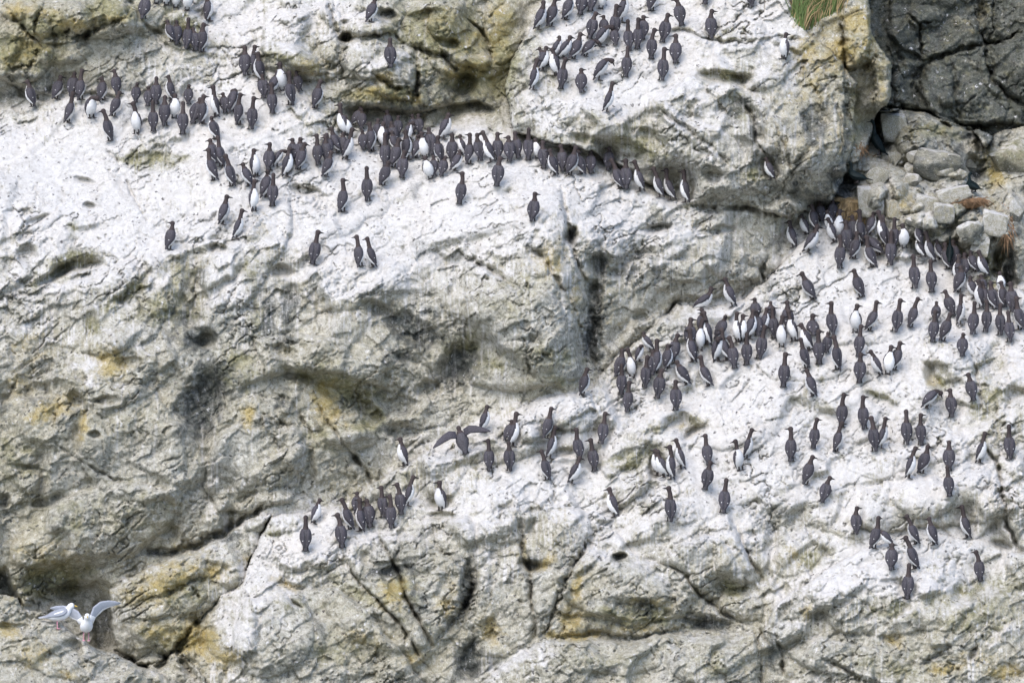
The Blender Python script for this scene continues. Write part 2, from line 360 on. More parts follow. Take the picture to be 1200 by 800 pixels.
def blob(u, v, ru, rv, depth, ang=0, sharp=1.0):
    """hollow (depth > 0) or lobe (depth < 0) with an uneven rim"""
    R = max(ru, rv) * 1.8
    w = window(u - R, v - R, u + R, v + R)
    a = math.radians(ang); x = U[w] + wx[w] - u; y = V[w] + wy[w] - v
    q = np.sqrt(((x * math.cos(a) + y * math.sin(a)) / ru) ** 2 + ((-x * math.sin(a) + y * math.cos(a)) / rv) ** 2)
    if depth > 0: D[w] += depth * (1 - sstep(1 - 0.55 * sharp, 1.25, q))
    else: D[w] += depth * np.sqrt(np.maximum(1 - (q / 1.15) ** 2, 0))

def overhang(pts, height, depth):
    """a ledge lip: the rock under the line (larger v) is cut back, fading over `height` px"""
    us = [p[0] for p in pts]; vs = [p[1] for p in pts]
    w = window(min(us), min(vs), max(us), max(vs) + height, 25)
    X, Y = U[w] + wx[w], V[w] + wy[w]
    ly = np.interp(X, us, vs)
    t = (Y - ly) / height
    end = sstep(min(us), min(us) + 18, X) * (1 - sstep(max(us) - 18, max(us), X))
    D[w] += depth * end * np.where(t < 0, 0, np.where(t < 0.12, t / 0.12, np.clip(1 - (t - 0.12) / 0.88, 0, 1)))

def plate(pts, h, R=10, groove=.25):
    """a block of the face standing proud of its neighbours, with a broken edge and an open joint round it"""
    us = [p[0] for p in pts]; vs = [p[1] for p in pts]
    w = window(min(us), min(vs), max(us), max(vs), 25)
    jx = 1.6 * perlin(U[w] / 7, V[w] / 7, 36) + 1.0 * perlin(U[w] / 3, V[w] / 3, 37)
    X, Y = WU[w] + jx, WV[w] + jx
    ins = inside(X, Y, pts); sd, _ = seg_dist(X, Y, pts, True)
    ins &= U[w] < 5000
    e = np.clip(1 - sd / R, 0, 1)
    tilt = h * .5 * perlin(U[w] / 50, V[w] / 50, 38)
    open_ = sstep(-.5, .4, perlin(U[w] / 22, V[w] / 22, 39))
    groove = groove * (.35 if min(us) > 1035 and max(vs) < 160 else 1)
    D[w] += np.where(ins, -(h + tilt) * np.sqrt(np.maximum(1 - e * e, 0)), 0) + groove * h * open_ * np.exp(-(sd / 2.2) ** 2)

def recess(pts, depth, R=14):
    us = [p[0] for p in pts]; vs = [p[1] for p in pts]
    w = window(min(us), min(vs), max(us), max(vs), 25)
    ins = inside(WU[w], WV[w], pts) & (ID[w] == 0); sd, _ = seg_dist(WU[w], WV[w], pts, True)
    D[w] += np.where(ins, depth * sstep(0, R, sd), 0)

recess([(24,712),(44,690),(80,676),(118,674),(140,684),(150,720),(150,790),(100,770),(50,740)], .6, 20); recess([(-80,655),(6,664),(34,712),(0,712),(-80,700)], .9, 10)
PLATES = [([(443,630),(470,622),(500,632),(520,650),(548,655),(556,680),(545,705),(525,735),(508,756),(490,725),(474,690),(458,655)],.2,10),
 ([(395,640),(443,632),(475,692),(505,758),(500,770),(470,735),(440,700),(412,670)],.1,8), ([(320,700),(350,690),(395,690),(430,715),(470,760),(495,800),(480,900),(250,900),(225,790),(240,740),(290,700)],.24,14),
 ([(612,605),(650,590),(700,600),(720,606),(690,632),(672,660),(650,665),(622,660),(613,640)],.16,10), ([(622,668),(668,660),(655,700),(640,735),(627,748),(624,715)],.14,8),
 ([(672,662),(690,636),(720,622),(745,648),(785,665),(808,680),(832,706),(850,724),(800,734),(750,745),(690,740),(650,745),(640,738),(656,702)],.24,18),
 ([(560,800),(600,770),(628,752),(690,744),(730,752),(800,738),(840,745),(880,738),(892,770),(885,900),(540,900)],.30,12), ([(790,640),(830,622),(868,622),(880,655),(895,690),(890,728),(860,722),(832,700),(805,675),(775,660)],.18,14),
 ([(560,610),(608,606),(610,650),(620,690),(622,748),(590,770),(555,765),(560,720),(562,680),(556,650)],.16,10), ([(1010,575),(1060,552),(1110,560),(1165,540),(1176,575),(1178,605),(1150,612),(1090,615),(1040,625),(1005,615)],.2,16),
 ([(1176,580),(1200,565),(1230,570),(1230,650),(1198,645),(1182,618)],.2,10), ([(1085,395),(1140,400),(1146,480),(1112,470),(1098,440)],.12,8), ([(735,505),(775,470),(800,480),(770,510),(740,545),(715,560),(700,545)],.14,10), ([(600,480),(640,462),(690,462),(695,480),(650,505),(610,520),(585,510)],.14,10),
 ([(0,470),(60,440),(130,445),(180,455),(215,500),(218,560),(200,620),(150,650),(90,655),(20,680),(-60,660),(-60,470)],.16,20), ([(255,510),(300,485),(350,500),(365,540),(340,590),(300,600),(255,600),(235,570)],.22,14), ([(370,490),(420,480),(432,510),(405,522),(380,515)],.14,8),
 ([(300,400),(350,385),(420,400),(500,430),(515,460),(490,470),(440,455),(395,440),(350,440),(310,440)],.18,12), ([(540,300),(600,330),(650,345),(680,400),(690,440),(640,450),(600,460),(555,450),(540,420),(545,350)],.14,14), ([(600,225),(655,220),(668,260),(680,330),(660,340),(640,300),(600,280)],.1,8),
 ([(705,310),(745,310),(800,300),(870,310),(900,320),(890,332),(830,350),(790,355),(755,390),(715,420),(703,380)],.14,12), ([(235,330),(262,260),(300,240),(340,230),(345,270),(310,330),(290,360),(250,370)],.14,12), ([(60,340),(150,300),(220,290),(215,350),(180,400),(120,420),(60,400)],.12,14),
 ([(1042,-40),(1140,-40),(1148,36),(1156,50),(1110,64),(1080,70),(1060,60),(1044,40)],.2,6), ([(1045,70),(1080,72),(1075,100),(1080,128),(1050,122)],.12,6), ([(1084,74),(1112,66),(1156,52),(1158,95),(1182,118),(1200,128),(1200,148),(1140,148),(1110,142),(1086,128),(1078,100)],.3,8),
 ([(1160,52),(1200,38),(1300,30),(1300,120),(1200,122),(1182,112),(1163,94)],.25,6), ([(1150,-40),(1300,-40),(1300,28),(1180,42),(1160,46),(1152,30)],.15,6), ([(990,-40),(1016,-40),(1022,40),(1016,70),(1000,76),(990,60)],.22,5), ([(1023,66),(1042,72),(1043,122),(1030,130),(1025,100)],.2,5),
 ([(310,20),(390,0),(394,45),(400,85),(350,95),(305,80)],.2,12), ([(398,20),(455,8),(475,18),(465,40),(410,45)],.2,8), ([(400,50),(440,45),(466,55),(488,70),(488,120),(450,118),(440,95),(400,90)],.22,10), ([(490,68),(525,66),(545,98),(530,120),(490,125)],.16,8), ([(505,0),(545,0),(545,20),(560,32),(575,50),(572,85),(545,80),(520,60),(500,30)],.25,10),
 ([(940,690),(1000,665),(1060,650),(1120,655),(1150,700),(1120,735),(1050,745),(980,740)],.14,18), ([(920,760),(960,745),(1030,760),(1070,775),(1050,800),(960,790)],.16,10), ([(145,690),(205,668),(238,655),(246,672),(215,688),(180,700),(150,712)],.12,8)]
for pl in PLATES: plate(*pl)
crack([(132,764),(150,776),(172,782),(192,778),(206,763),(226,737),(258,708)], 4, .7); crack([(206,764),(222,782),(238,800)], 4, .6)
# mossy boulders of the top-left corner
for f in [(18,50,40,42,-.45,20),(25,5,24,16,-.35,0),(70,25,34,24,-.55,0),(118,18,40,26,-.55,10),(75,60,30,14,-.2,0),(20,95,36,20,-.15,0),(150,22,20,16,-.3,0)]: blob(*f)
crack([(6,5),(20,22),(38,42),(50,52)], 2.2, .35); crack([(48,10),(44,28),(45,40),(52,47)], 2.2, .3); crack([(52,46),(90,46),(112,38),(132,32),(150,20),(156,2)], 2.6, .45)
crack([(52,48),(44,62),(30,76),(0,84)], 2.2, .3); crack([(0,80),(14,96),(30,112),(60,118)], 3, .3); crack([(92,22),(80,40),(60,44)], 2, .2)
overhang([(0,92),(40,104),(70,112),(110,108),(150,112)], 26, .25)
crack([(240,55),(256,60),(275,80)], 1.2, .1); crack([(296,146),(320,152),(345,160)], 1, .06); crack([(124,176),(136,186),(144,198)], 1.5, .12)
blob(182,189,44,10,.12); blob(215,35,26,20,-.3); blob(205,50,14,16,.1); crack([(160,10),(176,30),(196,44)], 2, .2)
# lichen wall over the middle ledge
for f in [(350,35,50,40,-.3,20),(330,75,40,22,-.3,10),(425,15,45,24,-.35,0),(430,55,50,26,-.3,0),(455,92,36,18,-.25,0),(520,30,40,30,-.3,0),(545,72,40,18,-.25,10),(478,80,30,20,-.2,0),(590,30,20,40,-.25,0),(460,115,40,14,-.25,0)]: blob(*f)
blob(455,18,15,7,.5,10); blob(404,45,6,9,.4,60); blob(408,47,8,3,.3); blob(540,100,20,12,.4); blob(500,18,20,6,.3,-10); blob(525,50,15,5,.35,20)
crack([(384,0),(388,20),(394,40)], 2.5, .35); crack([(410,40),(440,42),(462,38),(468,48)], 2, .3); crack([(466,50),(490,58),(520,64),(535,80),(545,95)], 2.4, .35)
crack([(487,66),(489,90),(486,115),(482,124)], 2.5, .35); crack([(438,88),(450,98),(464,106),(482,106)], 3, .45); crack([(540,18),(558,30),(572,45),(576,75)], 2, .3)
overhang([(400,122),(440,126),(480,130),(520,122),(560,118),(585,128)], 34, .55); overhang([(320,92),(360,96),(400,92)], 22, .2)
crack([(300,148),(330,158),(345,163)], 1, .05)
# mid face
overhang([(50,98),(100,118)], 10, .1)
for f in [(85,312,30,8,.3,-15),(62,322,25,7,.28,-25),(30,298,12,14,.2,0),(47,258,14,5,.18,-20),(30,276,10,5,.15,-30),(105,240,9,4,.18,0),(98,212,14,4,.15,10),(108,310,14,5,.18,-20),(150,340,34,6,.16,-38),(255,290,14,6,.25,10),
          (105,380,10,14,.12,0),(228,345,14,34,.18,8),(235,395,16,12,.2,0),(245,400,12,10,.25,0),(240,470,26,44,.35,10),(240,505,12,16,.25,0),(330,318,12,8,.3,-10),(355,222,16,6,.22,0),(340,345,10,14,.16,0),(490,180,10,4,.1,0),
          (330,412,14,10,.2,0),(440,362,18,8,.2,20),(482,385,40,16,.3,30),(500,455,16,10,.35,-20),(540,425,30,22,.3,-35),(400,460,50,14,.14,25),(345,440,20,8,.2,20),(430,480,20,8,.25,35),(470,505,26,10,.2,10),
          (50,457,30,9,.25,-12),(88,470,10,12,.2,0),(125,468,14,6,.25,0),(112,510,8,5,.2,0),(30,545,20,3,.14,5),(55,585,22,6,.2,-10),(5,585,8,10,.25,0),(5,460,10,14,.2,0),(150,425,18,6,.15,0),
          (70,680,46,22,.4,-15),(190,648,18,6,.2,0),(200,620,10,8,.12,0),(672,278,9,9,.35,0),(690,390,14,60,.28,4),(745,300,26,7,.22,-15),(770,270,18,6,.28,-5),(722,318,14,8,.2,-30),(845,270,16,6,.2,-10),(755,370,10,6,.2,0),(790,365,6,12,.25,25),
          (700,312,10,14,.25,0),(600,230,10,6,.1,0),(495,230,10,14,.12,0)]: blob(*f)
for f in [(140,430,60,40,-.25,-20),(170,520,70,60,-.3,0),(60,520,60,50,-.2,0),(110,620,90,40,-.3,-20),(300,520,50,50,-.25,0),(400,410,60,40,-.3,0),(430,440,50,20,-.15,0),(320,600,40,22,-.2,0),(620,360,50,50,-.2,20),(600,430,50,25,-.2,0),
          (560,350,50,30,-.2,30),(410,330,60,30,-.15,0),(120,440,12,6,-.1,0),(410,510,30,14,-.2,0),(720,280,40,24,-.2,0),(800,300,40,30,-.2,0),(870,300,40,26,-.2,0),(640,280,20,40,-.15,20),(250,610,40,18,-.15,-20)]: blob(*f)
crack([(620,284),(636,300),(652,328),(664,345)], 1.8, .22); crack([(664,345),(676,372),(685,400)], 1.8, .2); crack([(656,218),(664,250),(674,300),(688,340),(692,400)], 2, .22)
crack([(540,295),(560,308),(585,322),(602,336)], 2, .18, .03); crack([(370,470),(395,505),(410,530),(432,560)], 2, .22); crack([(310,455),(340,470),(362,500),(372,525)], 2, .18); crack([(228,300),(234,330),(226,355),(215,380)], 2.2, .2)
crack([(615,415),(620,435),(636,450)], 1.6, .2); crack([(145,200),(155,225),(165,245),(175,262)], 1.5, .12); crack([(0,478),(10,462),(22,440)], 2, .25); crack([(60,520),(90,540),(130,560),(165,568)], 1.4, .14)
crack([(185,656),(225,638),(262,620),(300,600),(312,590)], 4, .4); crack([(405,520),(430,555),(436,570)], 2.2, .25); crack([(225,262),(245,255),(262,246)], 1.8, .16); crack([(150,320),(165,305),(172,295)], 1.2, .1)
# wall foot against the slab, corner of the dark cleft
crack([(700,440),(694,400),(694,350),(690,300)], 5, .25); crack([(895,335),(893,320),(900,300)], 2, .3); crack([(775,375),(788,362),(790,355)], 2, .2); crack([(475,512),(520,500),(560,470)], 2, .12)
# dome
blob(842,92,30,8,.3,8); blob(868,96,14,9,.25); blob(728,178,40,14,.3,10); blob(800,40,20,4,.1,10); blob(760,165,30,10,.15,20); blob(836,205,16,10,.25,30); blob(690,165,22,6,.2,10)
blob(860,130,24,16,.18,20); blob(955,150,16,32,.15,-5); blob(886,150,8,26,.2,-12); blob(880,235,40,12,.1,0)
crack([(788,36),(805,36),(825,44),(850,50),(890,50),(905,48)], 1.8, .22, .04); crack([(762,120),(785,138),(808,155),(822,166)], 2, .16, .06); crack([(822,166),(845,180),(862,200)], 2.5, .2); crack([(868,120),(882,140),(886,175)], 2.5, .3)
crack([(905,140),(920,170),(932,200),(940,220)], 2, .2); crack([(978,110),(985,150),(980,190)], 2.5, .2); crack([(880,160),(900,185),(930,215)], 1.6, .15); crack([(898,48),(910,46),(925,50),(938,46)], 1.5, .15)
overhang([(606,152),(640,166),(680,176),(715,186),(750,205),(800,234)], 18, .26); crack([(802,238),(830,243),(870,245),(925,254)], 2.5, .3); overhang([(596,60),(600,80),(606,100)], 10, .1)
for f in [(880,70,40,30,-.2,10),(800,200,60,24,-.12,20),(860,215,50,20,-.12,10),(930,170,30,50,-.2,0),(960,190,26,40,-.2,0),(700,140,50,16,-.1,15),(820,170,50,24,-.2,25)]: blob(*f)
# pillar: hanging block over a smooth recess
w_ = window(985, 68, 1032, 190); X_, Y_ = U[w_] + .5 * wx[w_], V[w_] + .5 * wy[w_]
lip = np.interp(X_, [985, 992, 1008, 1020, 1030], [60, 78, 76, 70, 60])
D[w_] += np.where((Y_ > lip) & (X_ > 989) & (X_ < 1021 + (Y_ - 76) * .12), .42 * sstep(0, 4, Y_ - lip) * (1 - sstep(150, 190, Y_)), 0)
crack([(986,20),(990,45),(988,70),(990,88)], 2, .3); crack([(1022,78),(1026,100),(1030,122)], 2, .25)
# dark back wall: big joints
crack([(1030,122),(1050,130),(1085,132),(1110,146),(1140,152),(1200,152)], 2.4, .5); crack([(1080,70),(1110,64),(1140,54),(1180,44),(1200,36)], 1.4, .3); crack([(1140,10),(1148,35),(1156,50),(1154,75),(1160,95),(1180,115),(1210,128)], 1.5, .35)
crack([(1080,20),(1079,45),(1080,72)], 1.6, .3); crack([(1064,16),(1078,28),(1100,24)], 1.6, .25); crack([(1080,72),(1072,100),(1080,125)], 3, .25); crack([(1115,75),(1120,110),(1128,145)], 2, .2); crack([(1165,0),(1163,30),(1158,48)], 1.5, .25)
for f in [(1085,20,18,12,-.3,0),(1120,45,40,20,-.2,-10),(1180,80,28,34,-.25,0),(1100,110,26,30,-.2,0),(1150,120,30,30,-.25,20),(1111,114,8,9,-.25,0),(1190,20,30,25,-.2,0),(1050,60,20,40,-.15,0),(1060,30,20,20,-.15,0)]: blob(*f)
# rubble bedrock
for pl in [([(1003,205),(1030,200),(1042,225),(1030,262),(1008,262),(1000,230)],.3,8),([(1044,215),(1075,206),(1100,222),(1085,245),(1055,250)],.25,7),([(1056,252),(1090,246),(1098,268),(1075,285),(1052,275)],.25,7),([(1100,215),(1128,212),(1140,235),(1118,256),(1098,245)],.28,7),([(1120,258),(1150,246),(1172,262),(1150,290),(1124,285)],.3,8),([(1152,232),(1190,222),(1200,250),(1178,262)],.25,7),([(1130,292),(1160,290),(1170,318),(1140,315)],.2,6)]: plate(*pl)
for f in [(1100,170,50,30,-.5,25),(1070,178,24,20,-.2,0),(1020,215,40,26,-.5,0),(1050,240,30,40,-.4,0),(1110,245,40,20,-.5,-15),(1150,270,30,26,-.5,-20),(1095,275,26,18,-.3,0),(1185,280,18,50,-.4,0),(1195,300,20,60,-.3,0),(1130,215,30,16,-.25,0)]: blob(*f)
crack([(1105,300),(1118,285),(1135,265),(1145,258)], 3, .4); crack([(1050,190),(1075,200),(1100,205)], 3, .35); crack([(1144,160),(1152,180),(1146,200)], 4, .5); blob(1140,198,12,16,.5); blob(1182,320,8,34,.6,0); blob(1190,190,26,10,.5,10); blob(1170,300,8,24,.5,10)
blob(1035,168,10,8,.25); blob(990,215,16,12,.5)
# white slab
for f in [(800,500,24,14,.25,20),(770,548,10,16,.45,10),(812,508,14,5,.25,-30),(742,540,30,16,.14,-25),(726,653,12,6,.4,-10),(700,640,20,5,.12,10),(655,505,10,5,.2,0),(660,530,14,5,.2,0),(1030,470,24,7,.16,25),(1102,445,12,24,.22,-28),(1120,455,14,10,.15,0),
          (1165,425,14,26,.14,10),(1050,685,22,4,.12,8),(965,648,8,5,.12,40),(850,685,24,14,.18,10),(745,712,40,12,.2,10),(830,728,30,10,.25,10),(620,665,14,8,.3,20),(548,690,10,34,.28,10),(552,772,16,26,.3,20),(462,668,26,7,.15,-10),
          (575,735,12,12,.15,0),(420,700,40,10,.1,25),(345,690,18,8,.12,20),(515,640,20,20,.1,0),(520,605,16,6,.15,0),(880,690,18,10,.15,30),(905,640,8,26,.15,5),(1175,640,16,5,.18,15),(430,655,10,8,.15,0),(565,520,18,5,.08,-10)]: blob(*f)
for f in [(640,490,40,22,-.2,-15),(600,520,50,18,-.15,-15),(690,490,30,14,-.12,-10),(790,430,60,26,-.15,-10),(840,500,50,24,-.15,0),(1000,600,50,26,-.15,0),(1085,580,36,22,-.25,-10),(1135,585,30,40,-.2,0),(1185,580,20,50,-.25,0),(1040,540,50,20,-.1,0),
          (520,640,50,30,-.2,0),(440,720,60,30,-.2,25),(660,620,30,30,-.15,0),(720,690,60,34,-.3,15),(820,660,40,30,-.2,20),(870,640,30,40,-.2,0),(640,700,26,50,-.15,10),(640,780,50,30,-.2,0),(720,770,50,18,-.2,0),(840,775,50,26,-.2,0),(360,640,50,24,-.15,0),(320,740,40,50,-.3,20),
          (270,740,30,30,-.2,20),(930,650,30,20,-.15,-20),(590,600,30,30,-.12,0),(1120,410,40,20,-.12,0),(1000,380,60,20,-.12,0),(940,430,50,16,-.1,0)]: blob(*f)
crack([(443,630),(458,655),(474,690),(490,725),(508,758)], 1.6, .28); crack([(400,650),(412,670),(440,700),(470,735),(495,770),(515,800)], 1.4, .2); crack([(330,690),(345,705),(356,712)], 1.6, .2); crack([(545,665),(556,690),(540,712),(520,745)], 3, .3)
crack([(612,605),(610,640),(614,660),(622,680),(624,720),(626,752)], 1.4, .22); crack([(720,605),(690,630),(672,660),(660,700),(640,735),(626,752)], 1.4, .22); crack([(605,705),(622,707)], 1.5, .2); crack([(785,665),(805,675),(830,705),(860,725),(885,732)], 1.6, .25)
crack([(625,752),(660,748),(690,742),(750,748),(810,735),(870,738)], 2.2, .15); overhang([(640,716),(690,720),(760,724),(800,720),(850,728)], 28, .15); crack([(866,620),(880,655),(895,680)], 2, .2); crack([(885,732),(893,745),(905,760)], 2.5, .3)
crack([(1150,520),(1168,545),(1175,570),(1176,600)], 2.4, .4); crack([(1176,600),(1182,620),(1198,648)], 2, .3); crack([(1135,400),(1145,440),(1146,480)], 1.4, .14); crack([(1056,680),(1085,702)], 1.2, .08); crack([(655,570),(640,590),(612,605)], 1.4, .14)
crack([(830,495),(815,520),(808,530)], 2, .2); crack([(660,548),(672,560)], 1.2, .08); crack([(580,500),(560,520),(530,540)], 1.3, .08); crack([(885,425),(895,438),(905,446)], 1.2, .12)
# lower right, gull rock, golden boulder
crack([(962,770),(985,785),(1010,795),(1040,805)], 2.4, .3); crack([(1060,778),(1090,775),(1120,762)], 2, .2); crack([(905,748),(918,765),(920,790)], 2.4, .35); blob(960,722,14,6,.14,-15); blob(1045,745,12,16,.15,-30); blob(1140,765,5,10,.25,20); blob(1100,740,40,14,.1,0); crack([(955,690),(1000,700),(1040,725)], 1.2, .08)
for f in [(60,690,0,0,0)][:0]: blob(*f)
crack([(20,727),(40,722),(60,730)], 2.5, .2); crack([(90,785),(110,770),(132,765)], 1.8, .2); crack([(0,760),(30,750),(60,748)], 1.4, .12); blob(60,770,50,18,-.15,20); blob(20,735,24,6,.15,0); blob(100,760,30,8,.08,25)
crack([(180,700),(205,690),(232,682),(250,676)], 2.4, .2); crack([(226,700),(232,690)], 3, .25); blob(215,668,34,12,-.12,-20); blob(170,705,30,20,-.15,0); blob(190,745,40,18,-.15,-10); blob(262,655,20,14,-.1,0)
blob(118,735,14,30,.5,0); blob(100,700,30,18,.35,30)

# ---- broken relief: tilted facets at three sizes, fine roughness
rough = np.clip(REL, 0, 1.2)
ca, sa = math.cos(math.radians(-32)), math.sin(math.radians(-32))
RX, RY = WU * ca + WV * sa, -WU * sa + WV * ca          # strata rise to the right
def facets(sx, sy, amp, seed, joint=0.0, off=.7):
    f1, f2, dx, dy, r1, r2, r3 = worley(RX / sx, RY / sy, seed)
    f = ((r1 - .5) * 2.2 * dx + (r2 - .5) * 2.2 * dy + (r3 - .5) * off)
    j = np.exp(-((f2 - f1) / 0.10) ** 2)
    return amp * f + joint * j * (r3 > 0.6)
G0 = """111367554200288877710000
113457534310499985631000
468888752112777665322100
998578888888875554322211
999999878888887343243232
788876788888777554685432
656645567654345323699985
655444334232222358999999
343323321221214899989887
122213211224677878778775
122222322467886688888876
112333333567786688888986
112234786435346577568976
112235642124333444678864
222225311222221233434433
222235212234422332333343"""
def raster(s, u, v, cell=50.0):
    g = np.array([[int(c) for c in r[:24]] for r in s.split("\n")], np.float32) / 9.0
    x = np.clip(u / cell - .5, 0, g.shape[1] - 1.001); y = np.clip(v / cell - .5, 0, g.shape[0] - 1.001)
    i = x.astype(int); j = y.astype(int); fx = x - i; fy = y - j
    fx = fx * fx * (3 - 2 * fx); fy = fy * fy * (3 - 2 * fy)
    return (g[j, i] * (1 - fx) + g[j, i + 1] * fx) * (1 - fy) + (g[j + 1, i] * (1 - fx) + g[j + 1, i + 1] * fx) * fy
GUANO = raster(G0, U + 3 * wx, V + 3 * wy)
calm = 1 - 0.68 * sstep(0.66, 0.94, GUANO)              # trodden, caked ledges are smoother
rough = rough * calm
D0 = D.copy()
bx_ = lambda a, r: box_blur(a, r)
grain = .18 + 1.0 * sstep(-.28, .42, fbm(U / 85, V / 62, 3, 53, .6))
D += (.35 + .65 * rough) * (bx_(facets(135, 92, 0.30, 50, 0, .2), 4) + bx_(facets(66, 42, 0.17, 41, 0, .3), 2))
D += rough * (.4 + .6 * grain) * facets(25, 16, 0.105, 42, .008)
rough = rough * grain
D += rough * facets(34, 13, 0.046, 54, .008)
D += rough * facets(10, 6.0, 0.034, 43)
D += rough * facets(4.6, 3.2, 0.020, 49)
def cracklets(sx, sy, depth, seed):
    ln = 1 - np.abs(perlin(RX / sx + .3 * perlin(U / 8, V / 8, seed + 1), RY / sy, seed))
    return depth * sstep(.925, 1.0, ln) * sstep(.05, .45, perlin(U / (1.6 * sx), V / (1.6 * sx), seed + 2))
D += np.clip(REL, 0, 1.2) * (.3 + .7 * grain) * (1.3 * cracklets(38, 17, .11, 81) + 1.0 * cracklets(17, 9, .06, 84) + .6 * cracklets(60, 60, .12, 87))
D += rough * (0.09 * (0.6 - ridged(RX / 52, RY / 24, 5, 44, .6)) + 0.06 * fbm(U / 14, V / 11, 5, 45, .62))
D += (0.15 + .85 * rough) * 0.024 * fbm(U / 3.6, V / 3.2, 2, 46)
pits = perlin(U / 4.2, V / 4.2, 47) + .5 * perlin(U / 30, V / 30, 48)
D += 0.05 * sstep(0.62, 0.95, pits)
D += np.where(V < 0, -np.maximum(V, -700) * PX * 0.45, 0) + np.where(V > 920, -(np.minimum(V, 1500) - 920) * PX * 0.25, 0)

# ---- every bird needs a foothold: ease back the rock right behind it, raise a small stance under it
def at(u, v):
    j = np.clip(np.searchsorted(ua, u) - 1, 0, NU - 2); i = np.clip(np.searchsorted(va, v) - 1, 0, NV - 2)
    fx = (u - ua[j]) / (ua[j + 1] - ua[j]); fy = (v - va[i]) / (va[i + 1] - va[i])
    return float((D[i, j] * (1 - fx) + D[i, j + 1] * fx) * (1 - fy) + (D[i + 1, j] * (1 - fx) + D[i + 1, j + 1] * fx) * fy)

def foothold(u, v, h, half=8, room=0.05):
    d0 = at(u, v)
    for k in (0.25, 0.45, 0.65, 0.85):
        for du in (-0.6 * half, 0, 0.6 * half):
            short = d0 + room + 0.10 * k - at(u + du, v - k * h)
            if short > 0:
                w = window(u - 3 * half, v - 1.6 * h, u + 3 * half, v, 2)
                g = np.exp(-((U[w] - u - du) / (1.3 * half)) ** 2 - ((V[w] - v + k * h) / (0.3 * h)) ** 2)
                D[w] += np.minimum(short, .4) * g * sstep(-1, 6, v - V[w])
FLOCK = []
for zone, s in BIRDS.items():
    for a in s.replace("\n", "").split(";"):
        x, y, hx, hy, look, bill, pose = a.split()
        FLOCK.append(dict(zone=zone, x=float(x), y=float(y), hx=float(hx), hy=float(hy), look=look, bill=bill, pose=pose))
FLOCK.sort(key=lambda b: b["y"])
for b in FLOCK:
    foothold(b["x"], b["y"], max(b["y"] - b["hy"] + 4, 18))
foothold(1029, 181, 52, 14, .22); foothold(1006, 218, 26, 18, .25); foothold(1141, 228, 22, 16, .2); foothold(544, 530, 40, 20, .12)
# ---- colour masks: guano, gold lichen, olive algae, dark wet rock (dark also covers many of the hollows)
def patches(lst, X=None, Y=None):
    m = np.zeros(D.shape, np.float32)
    for p in lst:
        u, v, ru, rv, s = p[:5]; ang = p[5] if len(p) > 5 else 0
        R = max(ru, rv) * 2.4
        w = window(u - R, v - R, u + R, v + R)
        a = math.radians(ang); x = U[w] + 1.4 * wx[w] - u; y = V[w] + 1.4 * wy[w] - v
        q = ((x * math.cos(a) + y * math.sin(a)) / ru) ** 2 + ((-x * math.sin(a) + y * math.cos(a)) / rv) ** 2
        m[w] = np.maximum(m[w], s * np.exp(-q))
    return m
P_GOLD = [(130,425,26,18,.95,15),(58,480,34,14,.9,-20),(98,500,8,26,.95,8),(25,450,24,16,.6,-30),(292,488,10,18,1,0),(385,478,30,18,.9,30),(378,460,20,14,.8),(22,12,20,12,.9),(92,30,24,10,.9),(140,22,22,10,.6),(60,20,26,12,.5),(40,52,30,14,.6),(15,70,26,14,.5),
 (560,50,50,34,.5),(520,25,36,26,.4),(585,20,20,44,.55),(450,95,16,12,.8),(545,85,36,20,.6),(365,82,26,14,.8),(440,110,40,10,.6),(470,118,40,12,.7),(985,62,26,26,1),(1005,25,20,24,1),(945,60,26,34,.8),(960,90,20,40,.6),(1035,110,12,20,.6),(1015,55,14,18,.8),
 (200,680,60,22,.8,-20),(170,700,40,20,.7),(190,740,50,20,.6),(250,670,20,16,.9),(235,752,30,22,1),(262,770,30,16,.9),(225,735,14,14,.9),(290,655,16,8,.7),(340,688,16,7,1,20),(325,680,20,8,.6),(465,695,20,26,.75,50),(425,745,30,10,.6,20),(520,712,16,20,.7),(485,770,20,8,.8),(575,735,14,16,.8),(530,690,12,16,.6),
 (635,662,20,8,1,-30),(680,685,8,26,.95,10),(668,728,16,20,.9,15),(668,743,40,8,1),(760,705,40,12,.6),(740,735,60,8,.6),(665,600,12,20,.5),(1048,748,14,10,.9,30),(1110,785,26,8,.8),(1178,786,24,10,1),(945,720,10,16,.7),(930,650,10,14,.7),(1150,770,40,16,.5),(1092,448,10,22,.8,-30),(795,500,6,8,.9),
 (645,305,30,22,.7,30),(660,285,10,24,.6),(670,345,8,22,.6),(610,640,12,30,.5),(40,770,30,20,.6),(10,740,20,14,.8),(80,790,26,12,.6),(15,700,14,8,.5),(60,650,60,20,.5),(40,420,40,14,.4,-30),(30,400,36,10,.5,-30),(950,165,18,30,.5),(985,150,16,40,.4),(935,110,30,16,.5),(910,170,20,40,.35),
 (305,265,12,26,.5),(420,325,14,6,.5),(235,310,20,16,.35),(310,300,8,22,.45),(720,375,30,10,.35),(640,60,0.1,0.1,0),(1165,250,14,30,.5),(1060,235,14,22,.7),(1175,205,16,20,.9),(1165,200,10,26,.9),(1130,20,20,30,.5),(1150,15,14,30,.7),(1060,150,40,16,.35),(1170,330,14,20,.5),(515,580,20,14,.3),(215,640,30,16,.5),(850,650,20,40,.25),(280,140,0.1,.1,0),(60,115,.1,.1,0)]
